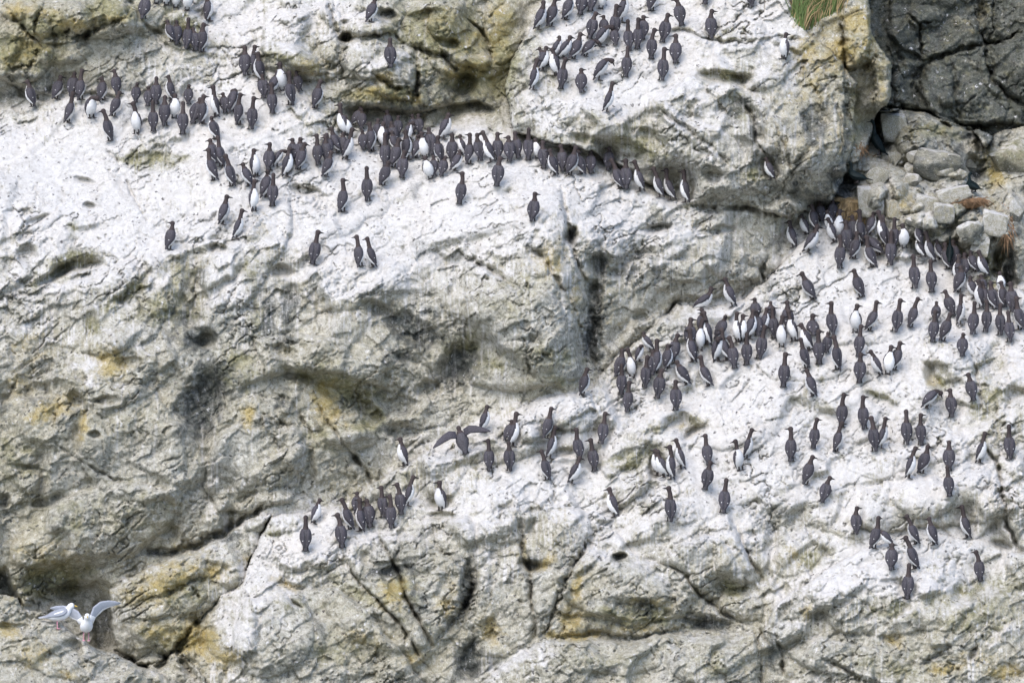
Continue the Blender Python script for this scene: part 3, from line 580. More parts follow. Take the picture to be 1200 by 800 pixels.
P_OLIVE = [(182,188,50,11,.95),(150,140,20,10,.4),(85,306,34,14,.8,-15),(60,322,30,8,.8,-25),(145,345,44,10,.8,-36),(195,360,50,26,.6),(215,325,20,30,.5),(110,385,14,16,.7),(88,268,10,12,.7),(290,310,26,16,.6),(300,375,14,24,.6),(400,455,60,22,.7,20),(430,475,40,16,.6,40),(540,405,30,14,.6),(575,425,40,14,.6),(650,420,40,16,.5),(610,330,24,20,.4),
 (520,40,70,40,.8),(590,60,20,60,.9),(560,95,50,30,.8),(460,112,70,14,.8),(500,80,30,24,.5),(210,28,24,20,.8),(55,30,40,24,.7),(130,15,40,24,.8),(20,60,36,24,.8),(60,60,30,20,.5),(220,35,20,20,.8),(160,85,20,10,.3),(330,68,44,16,.6),(300,75,20,12,.6),
 (845,93,32,11,.95,6),(745,172,40,12,.85,10),(690,165,20,6,.6),(740,150,60,16,.5,15),(840,30,30,8,.4),(880,205,20,12,.7),(858,38,36,10,.5),(870,130,20,20,.5),(740,540,34,16,.8,-20),(770,505,20,16,.5),(810,500,26,14,.5),(655,445,44,12,.5),(1030,463,26,8,.7,20),(1100,450,12,26,.8,-28),(1160,455,22,34,.6,10),(1145,490,24,24,.6),(1165,420,14,20,.6),
 (1130,695,70,14,.55,-10),(1040,715,60,14,.5),(1150,720,60,30,.5),(1180,690,30,20,.5),(1050,780,80,20,.4),(950,655,20,14,.7),(60,680,44,20,1,-10),(90,610,60,30,.4),(20,540,40,40,.4),(150,600,60,40,.3),(470,690,30,20,.6),(430,700,60,20,.45,25),(400,760,60,24,.4),(745,722,60,14,.7),(860,690,20,12,.7),(330,700,60,16,.4,20),(700,770,60,20,.3),(840,775,40,20,.4),
 (1100,60,140,80,.55),(1110,120,50,30,.6),(1060,70,20,60,.6),(1180,110,30,40,.5),(1100,155,50,14,.6),(1160,325,20,40,.7),(1160,195,14,24,.6),(1110,255,20,14,.6),(1000,135,18,50,.5),(375,510,30,20,.5),(435,490,30,20,.6),(225,455,.1,.1,0),(270,440,30,26,.5),(280,420,20,20,.6),(355,445,20,14,.6),(300,640,40,10,.3),(270,660,.1,.1,0),(600,360,40,20,.3),(480,560,40,16,.3),(630,640,30,14,.4),(320,625,18,10,.7),(210,690,60,30,.5),(200,745,50,20,.6),(280,770,.1,.1,0)]
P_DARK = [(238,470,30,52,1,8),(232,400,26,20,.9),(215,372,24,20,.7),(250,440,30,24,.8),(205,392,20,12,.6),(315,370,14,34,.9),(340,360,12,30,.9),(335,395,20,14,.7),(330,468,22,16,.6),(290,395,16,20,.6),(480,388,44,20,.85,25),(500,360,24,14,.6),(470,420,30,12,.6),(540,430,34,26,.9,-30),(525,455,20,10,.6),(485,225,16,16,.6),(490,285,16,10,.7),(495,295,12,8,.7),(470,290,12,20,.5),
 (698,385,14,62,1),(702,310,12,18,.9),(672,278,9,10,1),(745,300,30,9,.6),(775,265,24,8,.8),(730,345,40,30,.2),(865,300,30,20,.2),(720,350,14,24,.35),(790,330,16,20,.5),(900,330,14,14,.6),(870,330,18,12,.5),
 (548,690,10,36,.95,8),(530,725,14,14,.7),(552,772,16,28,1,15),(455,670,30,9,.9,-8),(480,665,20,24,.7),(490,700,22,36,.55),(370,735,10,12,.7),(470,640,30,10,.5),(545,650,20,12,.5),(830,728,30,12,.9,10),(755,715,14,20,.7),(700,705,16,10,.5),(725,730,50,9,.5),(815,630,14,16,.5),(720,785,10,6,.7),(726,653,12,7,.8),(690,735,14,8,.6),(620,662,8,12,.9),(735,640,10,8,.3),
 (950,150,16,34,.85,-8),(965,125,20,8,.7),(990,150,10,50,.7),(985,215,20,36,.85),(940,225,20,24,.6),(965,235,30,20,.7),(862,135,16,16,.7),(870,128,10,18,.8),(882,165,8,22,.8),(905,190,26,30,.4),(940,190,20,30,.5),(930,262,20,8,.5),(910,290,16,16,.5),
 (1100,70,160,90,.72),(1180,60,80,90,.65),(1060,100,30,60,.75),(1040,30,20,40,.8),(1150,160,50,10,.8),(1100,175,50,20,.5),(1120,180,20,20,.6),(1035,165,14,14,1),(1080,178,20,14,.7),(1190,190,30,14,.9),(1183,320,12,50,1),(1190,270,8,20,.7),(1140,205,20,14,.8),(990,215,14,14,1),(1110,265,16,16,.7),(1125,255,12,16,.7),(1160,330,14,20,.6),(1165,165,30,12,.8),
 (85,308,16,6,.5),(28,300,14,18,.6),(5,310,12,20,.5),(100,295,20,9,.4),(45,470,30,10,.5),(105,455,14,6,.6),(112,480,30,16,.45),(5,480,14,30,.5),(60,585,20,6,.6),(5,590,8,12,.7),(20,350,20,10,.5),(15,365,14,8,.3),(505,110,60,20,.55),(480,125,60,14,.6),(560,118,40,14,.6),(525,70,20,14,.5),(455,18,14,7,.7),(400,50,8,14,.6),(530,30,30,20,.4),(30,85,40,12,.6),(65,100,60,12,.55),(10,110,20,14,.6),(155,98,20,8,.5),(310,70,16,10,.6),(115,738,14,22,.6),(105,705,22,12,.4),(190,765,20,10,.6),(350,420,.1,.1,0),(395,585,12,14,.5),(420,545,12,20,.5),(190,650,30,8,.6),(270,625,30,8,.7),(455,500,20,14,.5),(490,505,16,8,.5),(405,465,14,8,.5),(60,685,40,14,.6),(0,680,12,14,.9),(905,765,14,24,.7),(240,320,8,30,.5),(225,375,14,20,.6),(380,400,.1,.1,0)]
P_WHITE = [(515,240,60,26,.45),(420,300,60,34,.52),(350,350,60,10,.25),(460,330,40,24,.35),(265,330,26,30,.4),(290,395,14,40,.35),(270,350,30,14,.3),(760,240,60,20,.3),(720,260,40,30,.3),(690,235,20,40,.3),(790,280,30,20,.25),(780,310,20,40,.2),(380,650,60,20,.2),(320,690,30,24,.3),(330,660,50,12,.3),(255,560,20,30,.3),(250,575,26,14,.3),(1100,640,60,20,.2),(1060,690,80,14,.25),(1170,745,40,14,.4,-20),(910,20,40,40,.25),(640,40,40,30,.2),(300,700,40,50,.2),(520,600,30,10,.2),(620,480,50,14,.3,-15),(800,610,40,10,.3),(250,260,40,20,.2),(110,425,20,10,.4),(115,445,16,10,.4),(145,410,30,10,.4),(1080,235,40,14,.15,-20),(1140,270,26,20,.1),(1045,235,18,26,.15),(1100,215,40,10,.1),(740,640,26,14,.3),(700,620,20,30,.25),(410,20,50,10,.3),(455,70,40,20,.3),(330,30,50,30,.25),(490,40,16,20,.25),(280,760,30,40,.25),(560,640,20,40,.2),(650,770,60,20,.2),(800,790,60,10,.1)]
gold = patches(P_GOLD); olive = patches(P_OLIVE); dark = patches(P_DARK); extra = patches(P_WHITE)

Ds = box_blur(D, 2)
gv = np.gradient(Ds, axis=0) / np.maximum(np.gradient(va)[:, None], .1) / PX     # depth change per metre downwards
up = -gv / np.sqrt(1 + gv * gv)                                               # 1 = facing the sky
Dl = box_blur(D, 9); gl = np.gradient(Dl, axis=0) / np.gradient(va)[:, None] / PX
upl = -gl / np.sqrt(1 + gl * gl)
nf = fbm(U / 22, V / 22, 5, 61, .62); nb = fbm(U / 90, V / 70, 3, 62)
fine = fbm(U / 5, V / 4.5, 4, 63, .7)
streak = fbm(U / 2.8, V / 50, 3, 64, .6); streak2 = fbm(U / 7, V / 110, 2, 65)
run = sstep(0.05, 0.5, streak + .4 * streak2)                                   # droppings that ran down the steep rock
gm = GUANO * 1.12 - .10 + extra + 0.12 * nb - 0.28 * np.clip(dark, 0, 1) - 0.18 * olive - .1 * gold
guano = gm - 0.5 + 0.34 * (up - 0.52) + 0.22 * (upl - .5) + 0.42 * nf + 0.34 * fine + 0.55 * run * sstep(.15, .6, gm) * sstep(.75, .35, upl)
brown = sstep(.1, .6, fbm(U / 26, V / 40, 4, 70, .6) + .2 * streak)
mott = sstep(.02, .5, fbm(U / 30, V / 26, 5, 56, .66) + .5 * streak) * sstep(.2, .6, fbm(U / 140, V / 110, 3, 57) + .42)
guano = sstep(-0.20, 0.30, guano - .05 - .85 * mott * sstep(-.35, .25, fbm(U / 9, V / 13, 3, 55, .7)) + .30 * fbm(U / 10, V / 14, 4, 69, .66))
thin = sstep(0.02, .6, fbm(U / 11, V / 13, 4, 66, .7) + .35 * streak + .4 * (GUANO - .3))     # a thin spatter over the rest
thin *= sstep(.03, .3, GUANO)
guano = np.maximum(guano, 0.42 * thin)
splat = sstep(.60, .75, perlin(U / 3.1, V / 4.0, 67) + .25 * perlin(U / 40, V / 40, 68))
guano = np.maximum(guano, .85 * splat * (0.3 + GUANO))
drip = sstep(.22, .5, perlin(U / 2.3 + .5 * perlin(U / 30, V / 20, 58), V / 58, 59)) * sstep(-.25, .25, fbm(U / 34, V / 42, 3, 60))
guano = np.maximum(guano, .95 * drip * sstep(.22, .45, GUANO + .5 * extra) * sstep(.92, .7, upl))
# droppings that ran down below the perches: (u0, u1, v0, v1, how many, longest)
RD = random.Random(12)
for u0, u1, v0, v1, n, lmax in [(270,690,225,320,230,85),(300,560,300,380,90,60),(690,870,232,300,110,80),(470,770,545,625,120,60),(735,900,470,520,60,45),(800,885,600,650,50,55),(40,260,240,340,80,60),(980,1195,440,500,70,40),
                                (940,1170,640,700,70,45),(80,370,420,520,45,55),(590,720,590,640,60,60),(400,560,15,70,40,35),(610,800,130,180,60,40),(860,980,90,180,50,50),(160,240,180,190,25,26),(400,620,420,470,30,40),(520,700,360,420,30,60)]:
    for _k in range(n):
        x, y, ln, wd, s = RD.uniform(u0, u1), RD.uniform(v0, v1), RD.uniform(.15, 1) ** 1.6 * lmax + 8, RD.uniform(.7, 1.7), RD.uniform(.45, 1)
        w = window(x - 6, y - 3, x + 6, y + ln + 3)
        t = (V[w] - y) / ln
        prof = np.exp(-((U[w] + .25 * wx[w] - x - .25 * float(np.mean(wx[w])) + 1.0 * np.sin(V[w] / 9 + x)) / (wd * np.clip(1.15 - .7 * t, .3, 1.2))) ** 2)
        guano[w] = np.maximum(guano[w], s * prof * (t > 0) * np.clip((1.05 - t) * 3, 0, 1) * (.55 + .6 * (fine[w] + .4)))
guano = np.clip(guano, 0, 1)
gold = np.where((ID == 3) & (V < 140), np.maximum(gold, .42 * sstep(135, 75, V)), gold)
gold = sstep(.16, 1.15, 1.12 * gold + .85 * fbm(U / 11, V / 9, 5, 71, .68) + .1 * fbm(U / 40, V / 40, 2, 72))
olive = np.where(ID == 1, .5, olive)
olive = sstep(.2, .8, olive * .9 + .5 * fbm(U / 16, V / 13, 4, 73, .6) + .12)
dark = np.where(ID == 1, np.maximum(.6 * dark, .80), dark); dark = np.where(ID == 3, .35 * dark, dark)
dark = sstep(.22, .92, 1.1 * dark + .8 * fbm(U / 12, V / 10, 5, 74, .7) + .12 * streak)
guano = guano * (1 - .45 * dark) * (1 - .55 * gold) * (1 - .3 * olive)
guano = np.maximum(guano, .8 * dark * GUANO ** .5 * sstep(.25, .6, streak + .5 * fine))

guano = np.where(ID == 1, .25 * guano, guano)
# ---- material
def rock_material():
    m = bpy.data.materials.new("rock"); m.use_nodes = True
    nt = m.node_tree; N, L = nt.nodes, nt.links
    b = N["Principled BSDF"]; b.inputs["Specular IOR Level"].default_value = 0.18
    geo = N.new("ShaderNodeTexCoord")
    def attr(n):
        a = N.new("ShaderNodeAttribute"); a.attribute_name = n; return a.outputs["Fac"]
    def noise(scale, detail=6, rough=.6, dist=0.0):
        t = N.new("ShaderNodeTexNoise"); t.inputs["Scale"].default_value = scale; t.inputs["Detail"].default_value = detail
        t.inputs["Roughness"].default_value = rough; t.inputs["Distortion"].default_value = dist
        L.new(geo.outputs["Object"], t.inputs["Vector"]); return t.outputs["Fac"]
    def ramp(fac, *stops):
        r = N.new("ShaderNodeValToRGB"); e = r.color_ramp.elements
        while len(e) < len(stops): e.new(.5)
        for el, (p, c) in zip(e, stops): el.position = p; el.color = (*c, 1)
        L.new(fac, r.inputs[0]); return r.outputs[0]
    def mix(fac, a, c, mode='MIX'):
        x = N.new("ShaderNodeMix"); x.data_type = 'RGBA'; x.blend_type = mode
        if isinstance(fac, float): x.inputs[0].default_value = fac
        else: L.new(fac, x.inputs[0])
        for sock, val in ((6, a), (7, c)):
            if isinstance(val, tuple): x.inputs[sock].default_value = (*val, 1)
            else: L.new(val, x.inputs[sock])
        return x.outputs[2]
    def math_(op, a, c, clamp=False):
        x = N.new("ShaderNodeMath"); x.operation = op; x.use_clamp = clamp
        for i, val in enumerate((a, c)):
            if isinstance(val, (int, float)): x.inputs[i].default_value = val
            else: L.new(val, x.inputs[i])
        return x.outputs[0]
    n1 = noise(2.2, 8, .62, .4); n2 = noise(11, 8, .66, .3); n3 = noise(42, 5, .7)
    base = ramp(n1, (.30, (.33, .33, .29)), (.46, (.42, .41, .34)), (.60, (.44, .42, .31)), (.75, (.40, .40, .39)))
    base = mix(.72, base, ramp(n2, (.34, (.13, .125, .105)), (.5, (.38, .365, .305)), (.64, (.58, .565, .50))))
    base = mix(ramp(noise(.75, 5, .65), (.42, (0, 0, 0)), (.62, (.34, .34, .34))), base, (.34, .30, .17))
    base = mix(1.0, base, ramp(n3, (.30, (.38, .37, .36)), (.44, (.95, .95, .95)), (.56, (1.0, 1.0, 1.0)), (.70, (1.5, 1.5, 1.5))), 'MULTIPLY')
    col = mix(math_('MULTIPLY', attr("olive"), .85), base, ramp(n2, (.32, (.085, .082, .035)), (.5, (.20, .19, .085)), (.68, (.33, .305, .16))))
    col = mix(math_('MULTIPLY', attr("gold"), .76), col, ramp(n3, (.3, (.22, .15, .04)), (.5, (.39, .295, .085)), (.7, (.50, .42, .20))))
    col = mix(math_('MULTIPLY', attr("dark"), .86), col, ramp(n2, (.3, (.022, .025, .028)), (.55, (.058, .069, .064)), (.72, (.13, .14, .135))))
    gfac = math_('ADD', attr("guano"), math_('MULTIPLY', math_('SUBTRACT', n3, .5), 1.1), True)
    gfac = math_('MULTIPLY', gfac, .95)
    gcol = ramp(n2, (.3, (.44, .425, .395)), (.5, (.56, .549, .525)), (.66, (.63, .62, .598)))
    gcol = mix(ramp(noise(1.1, 4), (.42, (0, 0, 0)), (.7, (.4, .4, .4))), gcol, (.64, .60, .54))
    gcol = mix(ramp(noise(1.7, 4, .6), (.38, (.1, .1, .1)), (.62, (1, 1, 1))), gcol, ramp(noise(24, 5, .75), (.32, (.40, .39, .37)), (.43, (.88, .88, .87)), (.5, (1, 1, 1))), 'MULTIPLY')
    gcol = mix(math_('MULTIPLY', attr("muck"), .42), gcol, (.47, .43, .37))
    col = mix(gfac, col, gcol)
    # dark specks painted into the colour in place of shade in small pits
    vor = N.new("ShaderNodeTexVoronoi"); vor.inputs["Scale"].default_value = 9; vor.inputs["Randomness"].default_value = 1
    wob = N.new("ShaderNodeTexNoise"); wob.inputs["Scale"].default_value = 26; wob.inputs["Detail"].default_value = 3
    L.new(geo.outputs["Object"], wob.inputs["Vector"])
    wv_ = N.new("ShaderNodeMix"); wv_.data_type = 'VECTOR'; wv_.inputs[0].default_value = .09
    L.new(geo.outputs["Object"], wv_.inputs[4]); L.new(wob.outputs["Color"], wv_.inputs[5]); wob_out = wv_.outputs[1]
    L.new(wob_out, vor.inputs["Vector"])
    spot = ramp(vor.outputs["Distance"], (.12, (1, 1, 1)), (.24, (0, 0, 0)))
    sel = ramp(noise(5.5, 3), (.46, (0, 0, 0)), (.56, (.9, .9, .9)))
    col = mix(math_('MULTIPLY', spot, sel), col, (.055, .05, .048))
    # white flecks of droppings on the bare rock
    v2 = N.new("ShaderNodeTexVoronoi"); v2.inputs["Scale"].default_value = 8; v2.inputs["Randomness"].default_value = 1
    st = N.new("ShaderNodeMapping"); st.inputs["Scale"].default_value = (1.25, 1.0, .7); st.inputs["Location"].default_value = (3.1, 1.7, 5.3)
    L.new(wob_out, st.inputs["Vector"]); L.new(st.outputs[0], v2.inputs["Vector"])
    fleck = ramp(v2.outputs["Distance"], (.11, (1, 1, 1)), (.22, (0, 0, 0)))
    col = mix(math_('MULTIPLY', fleck, ramp(noise(3.6, 4, .6), (.44, (0, 0, 0)), (.58, (.8, .8, .8)))), col, (.66, .655, .645))
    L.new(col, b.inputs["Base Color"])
    L.new(ramp(attr("guano"), (0, (.78,) * 3), (1, (.92,) * 3)), b.inputs["Roughness"])
    h = math_('ADD', math_('MULTIPLY', noise(30, 8, .7), .6), math_('MULTIPLY', noise(90, 4, .7), .3))
    bmp = N.new("ShaderNodeBump"); L.new(math_('SUBTRACT', 1.0, math_('MULTIPLY', attr("guano"), .6)), bmp.inputs["Strength"]); bmp.inputs["Distance"].default_value = .022
    L.new(h, bmp.inputs["Height"]); L.new(bmp.outputs[0], b.inputs["Normal"])
    return m
M_ROCK = rock_material()

def world_pt(u, v, d):
    k = (DIST + d) / DIST
    return np.stack([(u - 600) * PX * k, d, (400 - v) * PX * k], -1)

P = world_pt(U, V, D).astype(np.float32).reshape(-1, 3)
ATTR = {"muck": brown * sstep(.5, .8, GUANO), "guano": guano, "gold": gold, "olive": olive, "dark": dark}
idx = np.arange(NV * NU, dtype=np.int32).reshape(NV, NU)
quads = np.stack([idx[:-1, :-1], idx[1:, :-1], idx[1:, 1:], idx[:-1, 1:]], -1).reshape(-1, 4)
c4 = np.stack([ID[:-1, :-1], ID[1:, :-1], ID[1:, 1:], ID[:-1, 1:]], -1).reshape(-1, 4)
d4 = np.stack([D[:-1, :-1], D[1:, :-1], D[1:, 1:], D[:-1, 1:]], -1).reshape(-1, 4)
owner = c4[np.arange(len(c4)), d4.argmin(1)]
ROCKS = {}
for k, nm in enumerate(["cliff"] + [m[0] for m in MASSES]):
    q = quads[owner == k]
    if not len(q): continue
    used, inv = np.unique(q, return_inverse=True)
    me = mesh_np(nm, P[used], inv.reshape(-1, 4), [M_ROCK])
    for an, arr in ATTR.items():
        a = me.attributes.new(an, 'FLOAT', 'POINT'); a.data.foreach_set("value", np.ascontiguousarray(arr.ravel()[used], np.float32))
    ROCKS[nm] = tag(link(bpy.data.objects.new(nm, me)), kind="structure")
# ------------------------------------------------------------------ plain materials
def flat_mat(name, rgb, rough=.8, var=.25, scale=40, spec=.25, sheen=0.0):
    m = bpy.data.materials.new(name); m.use_nodes = True
    nt = m.node_tree; b = nt.nodes["Principled BSDF"]
    b.inputs["Roughness"].default_value = rough; b.inputs["Specular IOR Level"].default_value = spec
    tc = nt.nodes.new("ShaderNodeTexCoord"); t = nt.nodes.new("ShaderNodeTexNoise"); r = nt.nodes.new("ShaderNodeValToRGB")
    t.inputs["Scale"].default_value = scale; t.inputs["Detail"].default_value = 4
    nt.links.new(tc.outputs["Object"], t.inputs["Vector"]); nt.links.new(t.outputs["Fac"], r.inputs[0])
    e = r.color_ramp.elements
    e[0].position = .3; e[0].color = (*[c * (1 - var) for c in rgb], 1)
    e[1].position = .7; e[1].color = (*[min(c * (1 + var), .9) for c in rgb], 1)
    # each bird's plumage is a little lighter or darker than the next one's
    oi = nt.nodes.new("ShaderNodeObjectInfo"); mp = nt.nodes.new("ShaderNodeMapRange"); hs = nt.nodes.new("ShaderNodeHueSaturation")
    mp.inputs[3].default_value = .85; mp.inputs[4].default_value = 1.18
    nt.links.new(oi.outputs["Random"], mp.inputs[0]); nt.links.new(mp.outputs[0], hs.inputs["Value"])
    nt.links.new(r.outputs[0], hs.inputs["Color"]); nt.links.new(hs.outputs[0], b.inputs["Base Color"])
    return m
M_BACK = flat_mat("plumage_back", (.073, .069, .075), .75, .35, 60)
M_HEAD = flat_mat("plumage_head", (.052, .040, .038), .7, .25, 60)
M_WING = flat_mat("plumage_wing", (.066, .061, .070), .7, .35, 70)
M_WHITE = flat_mat("plumage_white", (.70, .695, .68), .85, .12, 22)
M_BILL = flat_mat("bill_dark", (.02, .018, .018), .45, .2, 40)
M_FOOT = flat_mat("foot_dark", (.035, .03, .028), .6, .3, 40)
M_SHAG = flat_mat("shag_plumage", (.005, .011, .012), .6, .5, 30, .15)
M_GULLW = flat_mat("gull_white", (.80, .80, .80), .8, .04, 20)
M_GULLG = flat_mat("gull_mantle", (.33, .35, .39), .8, .08, 25)
M_GULLB = flat_mat("gull_bill", (.65, .45, .10), .5, .1, 20)
M_GULLF = flat_mat("gull_foot", (.55, .28, .33), .6, .1, 20)
M_STRAW = flat_mat("straw", (.48, .35, .19), .9, .45, 9)
M_STRAWD = flat_mat("old_straw", (.24, .15, .085), .9, .45, 9)

# ------------------------------------------------------------------ lofted bodies
def loft(stations, seg=12):
    """stations: (centre, lateral axis, front axis, ra, rb) -> verts, quads/tris as lists, ring and segment of each face"""
    vs, fs, info = [], [], []
    for c, ax, bx, ra, rb in stations:
        for k in range(seg):
            a = 2 * math.pi * k / seg
            vs.append(c + ax * (math.sin(a) * ra) + bx * (math.cos(a) * rb))
    n = len(stations)
    for i in range(n - 1):
        for k in range(seg):
            k2 = (k + 1) % seg
            fs.append((i * seg + k, i * seg + k2, (i + 1) * seg + k2, (i + 1) * seg + k)); info.append((i, k))
    vs.append(stations[0][0]); vs.append(stations[-1][0])
    for k in range(seg):
        k2 = (k + 1) % seg
        fs.append((len(vs) - 2, k2, k)); info.append((0, k))
        fs.append((len(vs) - 1, (n - 1) * seg + k, (n - 1) * seg + k2)); info.append((n - 1, k))
    return vs, fs, info

def mesh_of(name, vs, fs, mats, mi=None, smooth=True):
    me = bpy.data.meshes.new(name)
    me.from_pydata([tuple(v) for v in vs], [], fs)
    for m in mats: me.materials.append(m)
    if mi is not None: me.polygons.foreach_set("material_index", mi)
    me.polygons.foreach_set("use_smooth", [smooth] * len(fs))
    bm = bmesh.new(); bm.from_mesh(me); bmesh.ops.recalc_face_normals(bm, faces=bm.faces); bm.to_mesh(me); bm.free()
    me.update()
    return me

def spine(steps, yaw_from=None, yaw=0.0):
    """steps: (length, forward lean in degrees, ra, rb); from step yaw_from on the chain turns to `yaw`"""
    p = Vector((0, 0, 0)); out = []
    n = len(steps)
    for i, (ln, phi, ra, rb) in enumerate(steps):
        w = 0 if yaw_from is None else min(max((i - yaw_from + 1) / 3.0, 0), 1)
        y = math.radians(yaw) * w
        f = math.radians(phi)
        fwd = Vector((math.sin(y), math.cos(y), 0)); lat = Vector((math.cos(y), -math.sin(y), 0))
        t = fwd * math.sin(f) + Vector((0, 0, 1)) * math.cos(f)
        p = p + t * ln
        nrm = (fwd * math.cos(f) - Vector((0, 0, 1)) * math.sin(f))
        out.append((p.copy(), lat, nrm, ra, rb))
    return out

def cone_bill(base, fwd, up, ln, w, h, droop=.25):
    lat = fwd.cross(up).normalized()
    sts = []
    for t, s in ((0, 1), (.35, .8), (.7, .5), (1, .08)):
        sts.append((base + fwd * (ln * t) - up * (droop * h * t * t), lat, up, w * s, h * s))
    return loft(sts, 6)

NECK = {"s": .012, "-": .040, "o": .085}
def guillemot_steps(pose, kind=0):
    if pose == "t": b = [62, 60, 62, 58, 50, 36, 20]; nk = [5, 5]; hd = [15, 25, 30, 30]; nl = .03
    elif pose == "w": b = [30, 30, 30, 26, 24, 30, 48]; nk = [74, 92]; hd = [104, 112, 120, 120]; nl = .035
    else:
        nl = NECK[pose]
        b = [25, 24, 19, 10, 4, -2, -5]; nk = [-2, 2]; hd = [10, 15, 20, 20]
        if pose == "s": b = [30, 30, 26, 18, 12, 8, 6]
    lean = (0, 7, -5, 3)[kind]; nb = (0, -9, 10, 16)[kind]
    b = [a + lean for a in b]; nk = [nk[0] + nb * .6, nk[1] + nb]; hd = [a + nb * .3 for a in hd]
    th = .9 if pose == "o" else 1.0
    th = 1.06 if pose == "s" else th
    ln = [0, .05, .045, .05, .055, .055, .042, .032]
    rr = [(.016, .006), (.030, .019), (.051, .042), (.073, .064), (.081, .073), (.070, .067), (.048, .050), (.035, .037)]
    st = [(0, b[0], *rr[0])] + [(ln[i], b[i - 1], rr[i][0] * th, rr[i][1] * th) for i in range(1, 8)]
    st += [(nl / 2, nk[0], .0285, .030), (nl / 2, nk[1], .026, .028)]
    st += [(.020, hd[0], .030, .036), (.020, hd[1], .0305, .038), (.016, hd[2], .019, .024), (.006, hd[3], .004, .005)]
    return st

